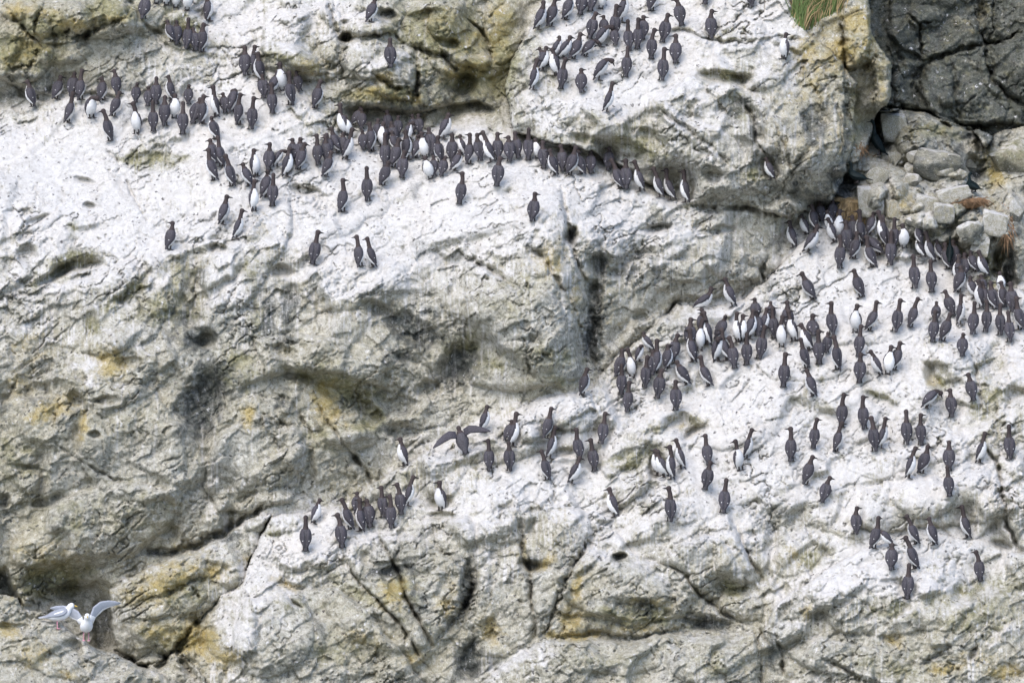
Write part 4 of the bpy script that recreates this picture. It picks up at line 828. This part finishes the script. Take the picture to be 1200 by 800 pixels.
VAR = {}
def guillemot_variant(pose, yaw, spread=False, kind=0):
    key = (pose, yaw, spread, kind)
    if key in VAR: return VAR[key]
    sp = spine(guillemot_steps(pose, kind), 7, yaw)
    foot0 = sp[3][0] + sp[3][2] * .012
    shift = Vector((0, -foot0.y, -.010 - sp[0][0].z))
    sp = [(c + shift, a, b, ra, rb) for c, a, b, ra, rb in sp]
    vs, fs, info = loft(sp, 12)
    mi = []
    for (i, k) in info:
        ang = min(k + .5, 12 - k - .5) * 30
        if i >= 7: mi.append(1)
        elif i == 6: mi.append(2 if ang < 50 else 1)
        elif 1 <= i <= 5 and ang < (62, 84, 92, 92, 86, 74)[i]: mi.append(2)
        else: mi.append(0)
    body = mesh_of("guillemot_body", vs, fs, [M_BACK, M_HEAD, M_WHITE], mi)
    # bill
    c, lat, nrm, ra, rb = sp[10]; c2 = sp[11][0]
    yw = math.radians(yaw); fwd = Vector((math.sin(yw), math.cos(yw), 0))
    if pose == "w": fwd = (fwd * .55 + Vector((0, 0, -.8))).normalized()
    up = Vector((0, 0, 1)) if pose != "w" else fwd.cross(Vector((math.cos(yw), -math.sin(yw), 0))).normalized() * -1
    bv, bf, _ = cone_bill(c.lerp(c2, .5) + fwd * .024, fwd, up, .062, .009, .0125)
    bill = mesh_of("guillemot_bill", bv, bf, [M_BILL])
    wings = []
    for s in (-1, 1):
        if spread:
            # opened wing: shoulder, wrist, tip, with real thickness
            top = [(.05, .0, .26, .05), (.13, -.02, .285, .055), (.22, -.05, .262, .05), (.31, -.08, .225, .036), (.385, -.11, .185, .010)]
            sts = [(Vector((s * x, y, z)) + Vector((0, shift.y * .2, 0)), Vector((0, .35, 1)).normalized(), Vector((0, 1, -.35)).normalized(), cw, .008) for x, y, z, cw in top]
            wv, wf, wi = loft(sts, 8)
            wings.append(mesh_of("guillemot_wing", wv, wf, [M_WING, M_WHITE], [0] * len(wf))); continue
        rows = [(6.1, 74, 130), (5.4, 73, 158), (4.5, 74, 168), (3.5, 80, 172), (2.6, 92, 172), (1.8, 110, 170), (1.0, 134, 168)]
        def pt(t, a, off):
            i = min(int(t), len(sp) - 2); f = t - i
            c = sp[i][0].lerp(sp[i + 1][0], f); la = sp[i][1]; nb = sp[i][2].lerp(sp[i + 1][2], f).normalized()
            ra_ = sp[i][3] * (1 - f) + sp[i + 1][3] * f; rb_ = sp[i][4] * (1 - f) + sp[i + 1][4] * f
            an = math.radians(a)
            return c + la * (s * math.sin(an) * (ra_ + off)) + nb * (math.cos(an) * (rb_ + off))
        nr, nc = len(rows), 5
        wv, wf, wm = [], [], []
        for off in (.011, -.006):
            for (t, a0, a1) in rows:
                for j in range(nc):
                    q = j / (nc - 1); edge = 1 if 0 < j < nc - 1 else .35
                    wv.append(pt(t, a0 + (a1 - a0) * q, off * edge if off > 0 else off))
        B = nr * nc
        for i in range(nr - 1):
            for j in range(nc - 1):
                a, b, c_, d = i * nc + j, i * nc + j + 1, (i + 1) * nc + j + 1, (i + 1) * nc + j
                wf.append((a, b, c_, d)); wm.append(0)
                wf.append((B + a, B + d, B + c_, B + b)); wm.append(0)
        rim = [j for j in range(nc)] + [i * nc + nc - 1 for i in range(1, nr)] + [(nr - 1) * nc + j for j in range(nc - 2, -1, -1)] + [i * nc for i in range(nr - 2, 0, -1)]
        for a, b in zip(rim, rim[1:] + rim[:1]):
            wf.append((a, b, B + b, B + a)); wm.append(0)
        # white tips of the secondaries: a small bar near the rear edge
        b0 = len(wv); q4 = [pt(2.75, 139, .0135), pt(2.75, 151, .0135), pt(2.55, 151, .014), pt(2.55, 141, .014)]
        wv += q4 + [p - (p - sp[3][0]).normalized() * .008 for p in q4]
        for f_ in ((0, 1, 2, 3), (4, 7, 6, 5), (0, 4, 5, 1), (1, 5, 6, 2), (2, 6, 7, 3), (3, 7, 4, 0)): wf.append(tuple(b0 + q for q in f_)); wm.append(1)
        wings.append(mesh_of("guillemot_wing", wv, wf, [M_WING, M_WHITE], wm))
    feet = []
    for s in (-1, 1):
        x = s * .03
        fv = [(x - .007, -.008, .06), (x + .007, -.008, .06), (x + .007, .006, .06), (x - .007, .006, .06),
              (x - .008, -.014, .006), (x + .008, -.014, .006), (x + .007, .006, .010), (x - .007, .006, .010),
              (x - .026, .050, .000), (x, .060, .001), (x + .026, .050, .000), (x - .008, -.014, -.004), (x + .008, -.014, -.004), (x, .0, -.006)]
        ff = [(0, 1, 2, 3), (0, 4, 5, 1), (1, 5, 6, 2), (2, 6, 7, 3), (3, 7, 4, 0), (7, 6, 10, 9), (7, 9, 8), (4, 7, 8, 11), (6, 5, 12, 10), (4, 11, 12, 5), (8, 9, 13), (9, 10, 13), (8, 13, 11), (10, 12, 13), (11, 13, 12)]
        feet.append(mesh_of("guillemot_foot", fv, ff, [M_FOOT], smooth=False))
    h = max(v.z for v in vs)
    VAR[key] = (body, bill, wings, feet, h)
    return VAR[key]

THETA = {"B": 0, "bl": -58, "br": 58, "L": -98, "R": 98, "F": 180, "fl": -135, "fr": 135}
HEADING = {"l": -80, "r": 80}
def pose_of(b):
    th = THETA[b["look"]] + b["jit"]
    want = HEADING.get(b["bill"], th)
    yaw = (want - th + 180) % 360 - 180
    yaw = max(-110, min(110, yaw)); yaw = int(round(yaw / 28.0) * 28)
    H = (b["y"] - b["hy"] + 3.5) * PX
    p = b["pose"]
    if p == "-": p = "s" if H < .37 else ("o" if H > .455 else "-")
    if p == "s" and H > .42: p = "-"
    if p == "s" and b.get("kind") == 3: yaw = 140 if yaw >= 0 else -140
    return th, yaw, H, p

def place(root, b, H, h, th):
    d = at(b["x"], b["y"]); hh = b["y"] - b["hy"] + 4
    near = min(at(b["x"] + (b["hx"] - b["x"]) * q + du, b["y"] - q * hh) for q in (.25, .5, .75, .95) for du in (-4, 4))
    d = max(min(d, near - .03), d - .4)            # stands clear of the rock behind it
    k = (DIST + d) / DIST
    s = H * k / h
    s = max(.84, min(1.14, s))
    tilt = math.atan2(b["hx"] - b["x"], max(b["y"] - b["hy"], 14))
    tilt = max(-.38, min(.38, tilt * .9 + random.uniform(-.05, .05)))
    root.matrix_world = Matrix.Translation(Vector(world_pt(b["x"], b["y"] - 1, d - .045))) @ Matrix.Rotation(tilt, 4, 'Y') @ Matrix.Rotation(-math.radians(th), 4, 'Z') @ Matrix.Scale(s, 4)

# how much of each bird its neighbours leave in view
for b in FLOCK: b["jit"] = random.uniform(-16, 16); b["kind"] = random.choice((0, 0, 1, 2, 3)); b["spread"] = False
for i, b in enumerate(FLOCK):
    cx, cy, h = (b["x"] + b["hx"]) / 2, (b["y"] + b["hy"]) / 2, b["y"] - b["hy"] + 4
    n = seen = 0
    for fx in (-5, -2, 2, 5):
        for fy in (-.42, -.25, -.08, .08, .25, .42):
            X = cx + fx * (1 if fy > -.2 else .5); Y = cy + fy * h; n += 1
            if Y < 0: continue
            seen += not any(abs(X - (o["x"] + o["hx"]) / 2) < 6.5 and o["hy"] + 6 < Y < o["y"] for o in FLOCK[i + 1:] if abs(o["x"] - b["x"]) < 24)
    b["area"] = seen / n * h * (12 if b["look"] in "BF" else 10)
order = sorted(FLOCK, key=lambda b: -b["area"])
LONE, MASSED = order[:318], order[318:]

LOOK = {"B": "dark-backed guillemot", "bl": "guillemot turned half left", "br": "guillemot turned half right", "L": "guillemot in left profile", "R": "guillemot in right profile",
        "F": "white-breasted guillemot", "fl": "white-breasted guillemot angled left", "fr": "white-breasted guillemot angled right"}
ORD = "first second third fourth fifth sixth seventh eighth ninth tenth eleventh twelfth".split()
lab = {}
for b in LONE:
    th, yaw, H, p = pose_of(b)
    pre = {"s": "hunched ", "w": "bowing ", "t": "sitting ", "o": "long-necked ", "-": ""}[p] + LOOK[b["look"]]
    natural = {"bl": "l", "L": "l", "fl": "l", "br": "r", "R": "r", "fr": "r"}.get(b["look"], "-")
    if b["bill"] != natural and b["bill"] != "-": pre += ", bill " + {"l": "left", "r": "right"}[b["bill"]]
    lab.setdefault((pre, b["zone"]), []).append(b)
for (pre, zone), bs in lab.items():
    bs.sort(key=lambda b: b["x"])
    for i, b in enumerate(bs):
        b["label"] = pre + (", " + ORD[i] + " such from left" if len(bs) > 1 else "") + ", " + zone
        assert len(b["label"].split()) <= 16, b["label"]

for b in LONE:
    th, yaw, H, p = pose_of(b)
    body, bill, wings, feet, h = guillemot_variant(p, yaw, False, b["kind"])
    root = link(bpy.data.objects.new("guillemot", body))
    tag(root, b["label"], "seabird", "guillemots standing on the cliff ledges")
    link(bpy.data.objects.new("bill", bill), root)
    for w in wings: link(bpy.data.objects.new("wing", w), root)
    for f in feet: link(bpy.data.objects.new("foot", f), root)
    place(root, b, H, h, th)

# the few whose neighbours hide nearly all of them read as one mass
bm_all = bmesh.new()
for b in MASSED:
    th, yaw, H, p = pose_of(b)
    body, bill, wings, feet, h = guillemot_variant(p, yaw)
    tmp = bpy.data.objects.new("tmp", None); place(tmp, b, H, h, th); mw = tmp.matrix_basis.copy(); bpy.data.objects.remove(tmp)
    for me, remap in ((body, (0, 1, 2)), (bill, (3,)), (wings[0], (4, 2)), (wings[1], (4, 2)), (feet[0], (3,)), (feet[1], (3,))):
        n0 = len(bm_all.faces); nv0 = len(bm_all.verts)
        bm_all.from_mesh(me); bm_all.verts.ensure_lookup_table(); bm_all.faces.ensure_lookup_table()
        for v in bm_all.verts[nv0:]: v.co = mw @ v.co
        for f in bm_all.faces[n0:]: f.material_index = remap[f.material_index]
me = bpy.data.meshes.new("guillemot_crowd"); bm_all.to_mesh(me); bm_all.free()
for m in (M_BACK, M_HEAD, M_WHITE, M_BILL, M_WING): me.materials.append(m)
tag(link(bpy.data.objects.new("guillemot_crowd", me)), "guillemots almost hidden behind others in the packed rows", "seabird", kind="stuff")

# the bird beating its open wings
b = dict(x=546, y=532, hx=534, hy=499, jit=0)
body, bill, wings, feet, h = guillemot_variant("s", 0, True)
root = link(bpy.data.objects.new("guillemot", body))
tag(root, "guillemot beating its wide open wings at the edge of the middle slab", "seabird", "guillemots standing on the cliff ledges")
link(bpy.data.objects.new("bill", bill), root)
for w in wings: link(bpy.data.objects.new("wing", w), root)
for f in feet: link(bpy.data.objects.new("foot", f), root)
place(root, b, .44, h, 0)

# ------------------------------------------------------------------ shags
def shag(u, v, th, label, steps, scale=1.0, lift=0.0, tilt=0.0, yaw=0):
    sp = spine(steps, 6, yaw)
    y0 = sp[3][0].y
    z0 = min(c.z - max(ra, rb) * .6 for c, _, _, ra, rb in sp[2:5])
    sp = [(c + Vector((0, -y0, .03 - z0)), a, n, ra, rb) for c, a, n, ra, rb in sp]
    vs, fs, _ = loft(sp, 12)
    root = link(bpy.data.objects.new("shag", mesh_of("shag_body", vs, fs, [M_SHAG])))
    tag(root, label, "seabird", "shags in the rubble corner")
    yw = math.radians(yaw); fwd = Vector((math.sin(yw), math.cos(yw), .12)).normalized()
    bv, bf, _ = cone_bill(sp[-3][0] + fwd * .02, fwd, Vector((0, 0, 1)), .075, .008, .010, .5)
    link(bpy.data.objects.new("bill", mesh_of("shag_bill", bv, bf, [M_BILL])), root)
    for s in (-1, 1):
        sts = []
        for i, (wd, off) in zip((6, 5, 4, 3, 2, 1), ((.02, .0), (.055, .004), (.06, .008), (.055, .008), (.035, .004), (.006, 0))):
            c, la, nb, ra, rb = sp[i]
            sts.append((c + la * (s * (ra * .72 + off)) - nb * (rb * .45), (la * (s * .55) + nb * .8).normalized(), (la * (s * .8) - nb * .55).normalized(), wd, .012))
        wv, wf, _ = loft(sts, 8)
        link(bpy.data.objects.new("wing", mesh_of("shag_wing", wv, wf, [M_SHAG])), root)
        fv, ff, _ = loft([(Vector((s * .04, 0, .09)), Vector((1, 0, 0)), Vector((0, 1, 0)), .012, .012), (Vector((s * .04, .0, .015)), Vector((1, 0, 0)), Vector((0, 1, 0)), .012, .014), (Vector((s * .045, .03, -.01)), Vector((1, 0, 0)), Vector((0, 1, 0)), .035, .05)], 6)
        link(bpy.data.objects.new("foot", mesh_of("shag_foot", fv, ff, [M_FOOT])), root)
    d = min(at(u + a, v - b) for a, b in ((0, 0), (-8, 14), (-12, 26), (8, 10), (-12, 38)))
    root.matrix_world = Matrix.Translation(Vector(world_pt(u, v, d - .08)) + Vector((0, 0, lift))) @ Matrix.Rotation(tilt, 4, 'Y') @ Matrix.Rotation(-math.radians(th), 4, 'Z') @ Matrix.Scale(scale, 4)
    return root
STAND = [(0, 44, .035, .008), (.10, 44, .04, .012), (.07, 42, .055, .045), (.09, 34, .075, .066), (.09, 24, .072, .068), (.07, 12, .055, .056), (.055, 0, .036, .04), (.06, -8, .024, .027), (.06, -4, .022, .024), (.05, 6, .022, .024), (.03, 20, .025, .032), (.025, 40, .025, .03), (.015, 55, .012, .014)]
BROOD = [(0, 78, .035, .008), (.10, 80, .045, .014), (.07, 80, .07, .05), (.09, 78, .088, .07), (.09, 70, .082, .07), (.06, 50, .06, .058), (.05, 15, .038, .04), (.04, -12, .026, .028), (.04, -6, .024, .026), (.03, 8, .024, .026), (.028, 30, .026, .032), (.025, 55, .024, .028), (.015, 65, .012, .014)]
shag(1031, 181, -78, "dark green shag standing upright against the smooth rock pillar", STAND, .95, tilt=-.12)
shag(1006, 216, -70, "dark shag sitting on the hanging straw nest beside the dome", BROOD, .85, lift=.03)
shag(1141, 226, -30, "dark shag brooding on the low brown nest among the rubble", BROOD, .8, lift=.02, yaw=110)
shag(1113, 304, 10, "shag with a green-black head behind the crowd at the rubble foot", STAND, .62)

# ------------------------------------------------------------------ gulls
def gull(u, v, th, label, raised, s=1.0):
    st = [(0, 86, .05, .006), (.12, 86, .045, .018), (.08, 84, .075, .062), (.09, 82, .092, .085), (.09, 76, .09, .09), (.07, 58, .07, .076), (.045, 34, .05, .054), (.035, 30, .042, .046), (.035, 45, .045, .049), (.03, 62, .04, .044), (.02, 80, .022, .025), (.008, 85, .004, .005)]
    sp = spine(st)
    y0 = sp[3][0].y; z0 = min(c.z - rb for c, _, _, ra, rb in sp)
    sp = [(c + Vector((0, -y0, .11 - z0)), a, n, ra, rb) for c, a, n, ra, rb in sp]
    vs, fs, info = loft(sp, 14)
    root = link(bpy.data.objects.new("gull", mesh_of("gull_body", vs, fs, [M_GULLW])))
    tag(root, label, "gull", "gulls on the front rock")
    hc = sp[9][0]
    bv, bf, _ = cone_bill(hc + Vector((0, .03, -.008)), Vector((0, 1, -.2)).normalized(), Vector((0, .2, 1)).normalized(), .055, .010, .013, .6)
    link(bpy.data.objects.new("bill", mesh_of("gull_bill", bv, bf, [M_GULLB])), root)
    for sd in (-1, 1):
        ev, ef, _ = loft([(hc + Vector((sd * .034, .012, .012 + t)), Vector((1, 0, 0)), Vector((0, 1, 0)), r, r) for t, r in ((-.006, .002), (0, .006), (.006, .002))], 6)
        link(bpy.data.objects.new("eye", mesh_of("gull_eye", ev, ef, [M_BILL])), root)
        if raised:
            pts = [(.05, -.01, .25, .045), (.075, -.02, .36, .062), (.12, -.03, .46, .088), (.21, -.05, .53, .08), (.32, -.07, .55, .062), (.42, -.09, .545, .040), (.50, -.10, .53, .008)] if sd < 0 else [(.05, -.01, .25, .045), (.075, -.02, .33, .062), (.13, -.03, .40, .088), (.22, -.05, .455, .08), (.33, -.07, .48, .062), (.43, -.09, .48, .040), (.51, -.10, .465, .008)]
            sts = []
            for i, (x, y, z, cw) in enumerate(pts):
                j = min(i + 1, len(pts) - 1); k_ = max(i - 1, 0)
                t = Vector((sd * (pts[j][0] - pts[k_][0]), pts[j][1] - pts[k_][1], pts[j][2] - pts[k_][2])).normalized()
                ch = Vector((sd * .30, -.40, -.85)); ch = (ch - t * ch.dot(t)).normalized()
                sts.append((Vector((sd * x, y + .02, z)) + ch * cw * .6, ch, t.cross(ch).normalized(), cw, .010))
            wv, wf, wi = loft(sts, 10)
            wm = [1 if (math.sin(2 * math.pi * (k + .5) / 10) > .55 or i < 1) else 0 for i, k in wi]
            link(bpy.data.objects.new("wing", mesh_of("gull_wing", wv, wf, [M_GULLG, M_GULLW], wm)), root)
        else:
            sts = []
            for i, wd in ((6, .02), (5, .06), (4, .078), (3, .075), (2, .05), (1, .026), (0, .008)):
                c, la, nb, ra, rb = sp[i]
                sts.append((c + la * (sd * ra * .62) - nb * (rb * .55), (la * (sd * .6) + nb * .75).normalized(), (la * (sd * .75) - nb * .6).normalized(), wd, .014))
            wv, wf, wi = loft(sts, 8)
            link(bpy.data.objects.new("wing", mesh_of("gull_wing", wv, wf, [M_GULLG])), root)
        fx = sd * .036
        fv, ff, _ = loft([(Vector((fx, .0, .135)), Vector((1, 0, 0)), Vector((0, 1, 0)), .009, .009), (Vector((fx, .0, .012)), Vector((1, 0, 0)), Vector((0, 1, 0)), .0075, .0075), (Vector((fx, .016, .004)), Vector((1, 0, 0)), Vector((0, 1, 0)), .024, .030), (Vector((fx, .022, -.006)), Vector((1, 0, 0)), Vector((0, 1, 0)), .028, .036)], 6)
        link(bpy.data.objects.new("leg", mesh_of("gull_leg", fv, ff, [M_GULLF])), root)
    d = GULL_D[(u, v)]
    root.matrix_world = Matrix.Translation(Vector(world_pt(u, v, d))) @ Matrix.Rotation(-math.radians(th), 4, 'Z') @ Matrix.Scale(s, 4)
    return root
GULL_D = {(101, 750): at(101, 754) - .03, (67, 736): at(70, 743) + .10}
gull(101, 750, 172, "white gull facing out with both wings raised on the front rock", True, 1.0)
gull(67, 736, 80, "white and grey gull standing with folded wings behind the wing-raising gull", False, .92)

# ------------------------------------------------------------------ nests, grass
def strands(name, items, mat, parent=None, seed=1):
    """thin three-sided blades along (p0, p1, p2, width)"""
    vs, fs = [], []
    for p0, p1, p2, w in items:
        b = len(vs)
        side = (p2 - p0).cross(Vector((0, 1, 0)));
        if side.length < 1e-6: side = Vector((1, 0, 0))
        side.normalize(); fr = Vector((0, -1, 0))
        for p, s in ((p0, 1), (p1, .8), (p2, .12)):
            vs += [p - side * w * s, p + side * w * s, p + fr * w * s * .8]
        for k in (0, 3):
            for i in range(3):
                j = (i + 1) % 3
                fs.append((b + k + i, b + k + j, b + k + 3 + j, b + k + 3 + i))
    return link(bpy.data.objects.new(name, mesh_of(name, vs, fs, [mat], smooth=False)), parent)

def nest(u, v, ru, rv, label, mat, n, hang, seed):
    R = random.Random(seed)
    d = at(u, v) - .18
    c = Vector(world_pt(u, v - rv, d))
    vs, fs, _ = loft([(Vector((0, 0, z)), Vector((1, 0, 0)), Vector((0, 1, 0)), r * ru * PX, r * .22 * (1 + R.random() * .1)) for z, r in ((-.13 * hang - .05, .4), (-.08, .8), (-.02, 1.0), (.02, .92), (-.01, .6))], 14)
    vs = [p + Vector((R.uniform(-.012, .012), R.uniform(-.012, .012), R.uniform(-.01, .01))) for p in vs]
    root = link(bpy.data.objects.new("nest", mesh_of("nest_cup", vs, fs, [mat], smooth=False)))
    root.location = c
    tag(root, label, "nest")
    it = []
    for _i in range(n):
        a = R.uniform(-math.pi, math.pi); rr = R.uniform(.75, 1.02)
        p0 = Vector((math.sin(a) * ru * PX * rr, -abs(math.cos(a)) * .22 * rr, R.uniform(-.05, .03)))
        L = R.uniform(.25, 1.0) * rv * PX * 1.6 * hang + .05
        sx = R.gauss(0, .12) * (1.5 - hang)
        p2 = p0 + Vector((sx + p0.x * .15, -.03 + R.uniform(-.03, .05), -L))
        p1 = p0.lerp(p2, .5) + Vector((R.gauss(0, .015), -.035, .03))
        it.append((p0, p1, p2, R.uniform(.0035, .007)))
    for _i in range(n // 3):
        a = R.uniform(-math.pi, math.pi); p0 = Vector((math.sin(a) * ru * PX, math.cos(a) * .2, R.uniform(-.02, .03)))
        p2 = p0 + Vector((R.gauss(0, .14), R.gauss(0, .08), R.uniform(-.03, .05)))
        it.append((p0, p0.lerp(p2, .5) + Vector((0, 0, .02)), p2, .005))
    o = strands("straw", it, mat, root); o["kind"] = "stuff"
    return root
nest(1003, 254, 19, 18, "pale straw nest with long stalks hanging beside the dome", M_STRAW, 230, 1.0, 1)
nest(1136, 242, 19, 7, "low brown nest on the rubble with a shag brooding on it", M_STRAWD, 130, .5, 2)

M_GRASS = flat_mat("grass_blade", (.13, .18, .06), .7, .5, 3)
M_GRASSD = flat_mat("dry_grass_blade", (.45, .33, .17), .8, .35, 5)
def tuft(name, label, base, n, hmin, hmax, mat, lean, seed, width=.008, droop=False):
    R = random.Random(seed); it = []
    for _i in range(n):
        t = R.random() * (len(base) - 1); i = int(t); f = t - i
        u = base[i][0] * (1 - f) + base[min(i + 1, len(base) - 1)][0] * f + R.gauss(0, 3); v = base[i][1] * (1 - f) + base[min(i + 1, len(base) - 1)][1] * f + R.uniform(-10, 2)
        p0 = Vector(world_pt(u, v, at(u, v) + .02))
        L = R.uniform(hmin, hmax)
        dx = R.gauss(lean, .3) * L
        if droop: p2 = p0 + Vector((dx, -.05, -L)); p1 = p0.lerp(p2, .5) + Vector((0, -.06, .04))
        else: p2 = p0 + Vector((dx, R.uniform(-.22, .05) * L, L)); p1 = p0.lerp(p2, .55) + Vector((-dx * .18, 0, .08 * L))
        it.append((p0, p1, p2, width * R.uniform(.6, 1.2)))
    o = strands(name, it, mat); tag(o, label, "grass", kind="stuff")
    return o
GB = [(932, 24), (940, 33), (948, 36), (958, 30), (972, 20), (986, 12)]
tuft("grass", "green grass tuft growing on the pillar top", GB, 340, .3, .75, M_GRASS, .1, 5)
tuft("dry_grass", "straw-coloured dead blades among the green grass tuft", GB, 170, .2, .6, M_GRASSD, .2, 6)
tuft("withered_grass", "brown withered stalks hanging in the rubble cleft", [(1176, 245), (1182, 262), (1180, 282)], 110, .12, .35, M_STRAWD, 0, 7, .006, True)
tuft("withered_plants", "brown withered plants on the shelf under the standing shag", [(1003, 176), (1016, 178), (1028, 182)], 120, .05, .2, M_STRAWD, 0, 8, .006, True)

# ------------------------------------------------------------------ loose boulders in the corner
def boulder(u, v, ru, rv, seed, label, g, dk, ol, gd=0.0, flat=.55, box=False):
    R = random.Random(seed)
    bm = bmesh.new(); bmesh.ops.create_icosphere(bm, subdivisions=4, radius=1.0)
    planes = []
    for _i in range(17):
        n = Vector((R.gauss(0, 1), R.gauss(0, 1), R.gauss(0, 1))).normalized(); planes.append((n, R.uniform(.42, .74)))
    if box: planes = [(Vector(n).normalized(), d_) for n, d_ in (((1, .1, .05), .66), ((-1, .05, -.1), .66), ((.05, -1, .12), .6), ((0, 1, 0), .6), ((.1, -.15, 1), .62), ((0, .1, -1), .7), ((.7, -.7, .3), .8), ((-.6, -.5, .6), .82))]
    for p in bm.verts:
        for n, dd in planes:
            e = p.co.dot(n) - dd
            if e > 0: p.co -= n * e * .985
    xs = np.array([p.co[:] for p in bm.verts], np.float32)
    nz = fbm(xs[:, 0] * 2.1 + seed * 3.3, xs[:, 2] * 2.1 + xs[:, 1] * 1.3, 5, 80 + seed, .6) * .07
    nz2 = fbm(xs[:, 0] * 9 + seed, xs[:, 2] * 9 + xs[:, 1] * 7, 3, 90 + seed, .6) * .03
    for p, q in zip(bm.verts, nz + nz2): p.co += p.co.normalized() * float(q)
    bm.normal_update()
    upn = np.array([p.normal.z for p in bm.verts])
    me = bpy.data.meshes.new("boulder"); bm.to_mesh(me); bm.free(); me.materials.append(M_ROCK)
    me.polygons.foreach_set("use_smooth", [True] * len(me.polygons))
    n1 = fbm(xs[:, 0] * 4 + seed * 1.7, xs[:, 2] * 4 + xs[:, 1] * 3, 4, 95, .6)
    for nm, val in (("guano", sstep(.2, .7, .7 * g + .4 * (upn - .2) + .7 * n1)), ("dark", sstep(.3, .8, dk + .1 - .2 * upn + .5 * n1)), ("olive", sstep(.25, .8, ol - .6 * n1)), ("gold", sstep(.4, .8, gd + .7 * n1))):
        a = me.attributes.new(nm, 'FLOAT', 'POINT'); a.data.foreach_set("value", np.asarray(val, np.float32))
    o = link(bpy.data.objects.new("boulder", me)); tag(o, label, "boulder", "loose boulders in the rubble corner")
    d = at(u, v + rv * .5)
    o.matrix_world = Matrix.Translation(Vector(world_pt(u, v, d - .04))) @ Matrix.Rotation(R.uniform(-.3, .3), 4, 'Y') @ Matrix.Diagonal((ru * PX * 1.3, flat * (ru + rv) * .5 * PX * 1.25, rv * PX * 1.3, 1))
    return o
for a in [(1048, 149, 17, 19, 1, "grey block with a pale top under the dark back wall", .25, .25, .1),
          (1073, 186, 11, 8, 2, "small pale stone topmost of the little stones in the rubble", .35, .3, .1),
          (1049, 185, 9, 10, 3, "small grey stone beside the standing shag's tail", .2, .3, .1),
          (1182, 186, 28, 30, 4, "big yellow-green lichened boulder at the picture's edge", .12, .35, .5, .45),
          (1103, 190, 42, 20, 5, "broad dark sloping boulder below the back wall", .15, .5, .25),
          (1088, 197, 13, 9, 6, "white-stained stone in the middle of the rubble", .45, .2, .1),
          (1106, 200, 15, 9, 7, "flat white stone on top of the rubble heap", .4, .25, .15),
          (1125, 205, 12, 10, 8, "grey-white stone beside the brooding shag", .45, .3, .1),
          (1030, 205, 15, 15, 9, "rounded pale rock between the two upper nests", .35, .15, .2, .3),
          (1165, 262, 17, 16, 10, "pinkish white boulder under the low brown nest", .5, .15, .1, .15),
          (1150, 290, 16, 14, 11, "pale boulder behind the corner crowd", .5, .25, .2),
          (1190, 250, 12, 15, 12, "grey boulder on the cleft's far side", .4, .4, .2),
          (1068, 212, 16, 9, 13, "pale stone above the white-washed slope", .4, .25, .1),
          (1095, 268, 18, 14, 14, "lichened boulder just above the guillemot crowd", .35, .3, .45, .2),
          (1020, 236, 17, 20, 17, "tall pale rock between straw nest and the white slope", .5, .1, .1, .35),
          (1046, 246, 12, 14, 18, "ochre-stained rock behind the straw nest's stalks", .35, .15, .2, .5),
          (1088, 240, 17, 12, 19, "white angular rock in the rubble's middle", .4, .3, .15),
          (1076, 262, 13, 11, 20, "grey and white block above the guillemot crowd", .45, .3, .2),
          (1106, 250, 14, 13, 21, "split grey rock below the flat white boulder", .35, .4, .3),
          (1138, 268, 14, 14, 22, "pale chipped rock left of the withered stalks", .4, .3, .15),
          (1122, 282, 12, 10, 23, "mossy rock just behind the shag's green-black head", .2, .4, .6),
          (1066, 200, 12, 8, 24, "grey chip lying below the sloping dark boulder", .3, .35, .2),
          (1134, 193, 10, 8, 25, "dark stone in the cleft above the brooding shag", .1, .7, .2),
          (1160, 341, 14, 6, 15, "tan rounded stone beside the corner crowd", .35, .0, .0, .45),
          (1118, 228, 22, 10, 16, "white boulder on which the low brown nest rests", .45, .25, .1)]:
    boulder(*a, box=a[4] in (1, 10, 16, 17, 19, 21))

# ------------------------------------------------------------------ the sea far below
M_SEA = bpy.data.materials.new("sea_water"); M_SEA.use_nodes = True
_n = M_SEA.node_tree; _b = _n.nodes["Principled BSDF"]
_b.inputs["Base Color"].default_value = (.02, .05, .055, 1); _b.inputs["Roughness"].default_value = .18
_t = _n.nodes.new("ShaderNodeTexNoise"); _t.inputs["Scale"].default_value = .6; _t.inputs["Detail"].default_value = 8
_bp = _n.nodes.new("ShaderNodeBump"); _bp.inputs["Distance"].default_value = .4
_tc = _n.nodes.new("ShaderNodeTexCoord"); _n.links.new(_tc.outputs["Object"], _t.inputs["Vector"])
_n.links.new(_t.outputs["Fac"], _bp.inputs["Height"]); _n.links.new(_bp.outputs[0], _b.inputs["Normal"])
tag(link(bpy.data.objects.new("sea", mesh_np("sea", [(-3000, -3000, -12.6), (3000, -3000, -12.6), (3000, 40, -12.6), (-3000, 40, -12.6)], [(0, 1, 2, 3)], [M_SEA]))), kind="structure")
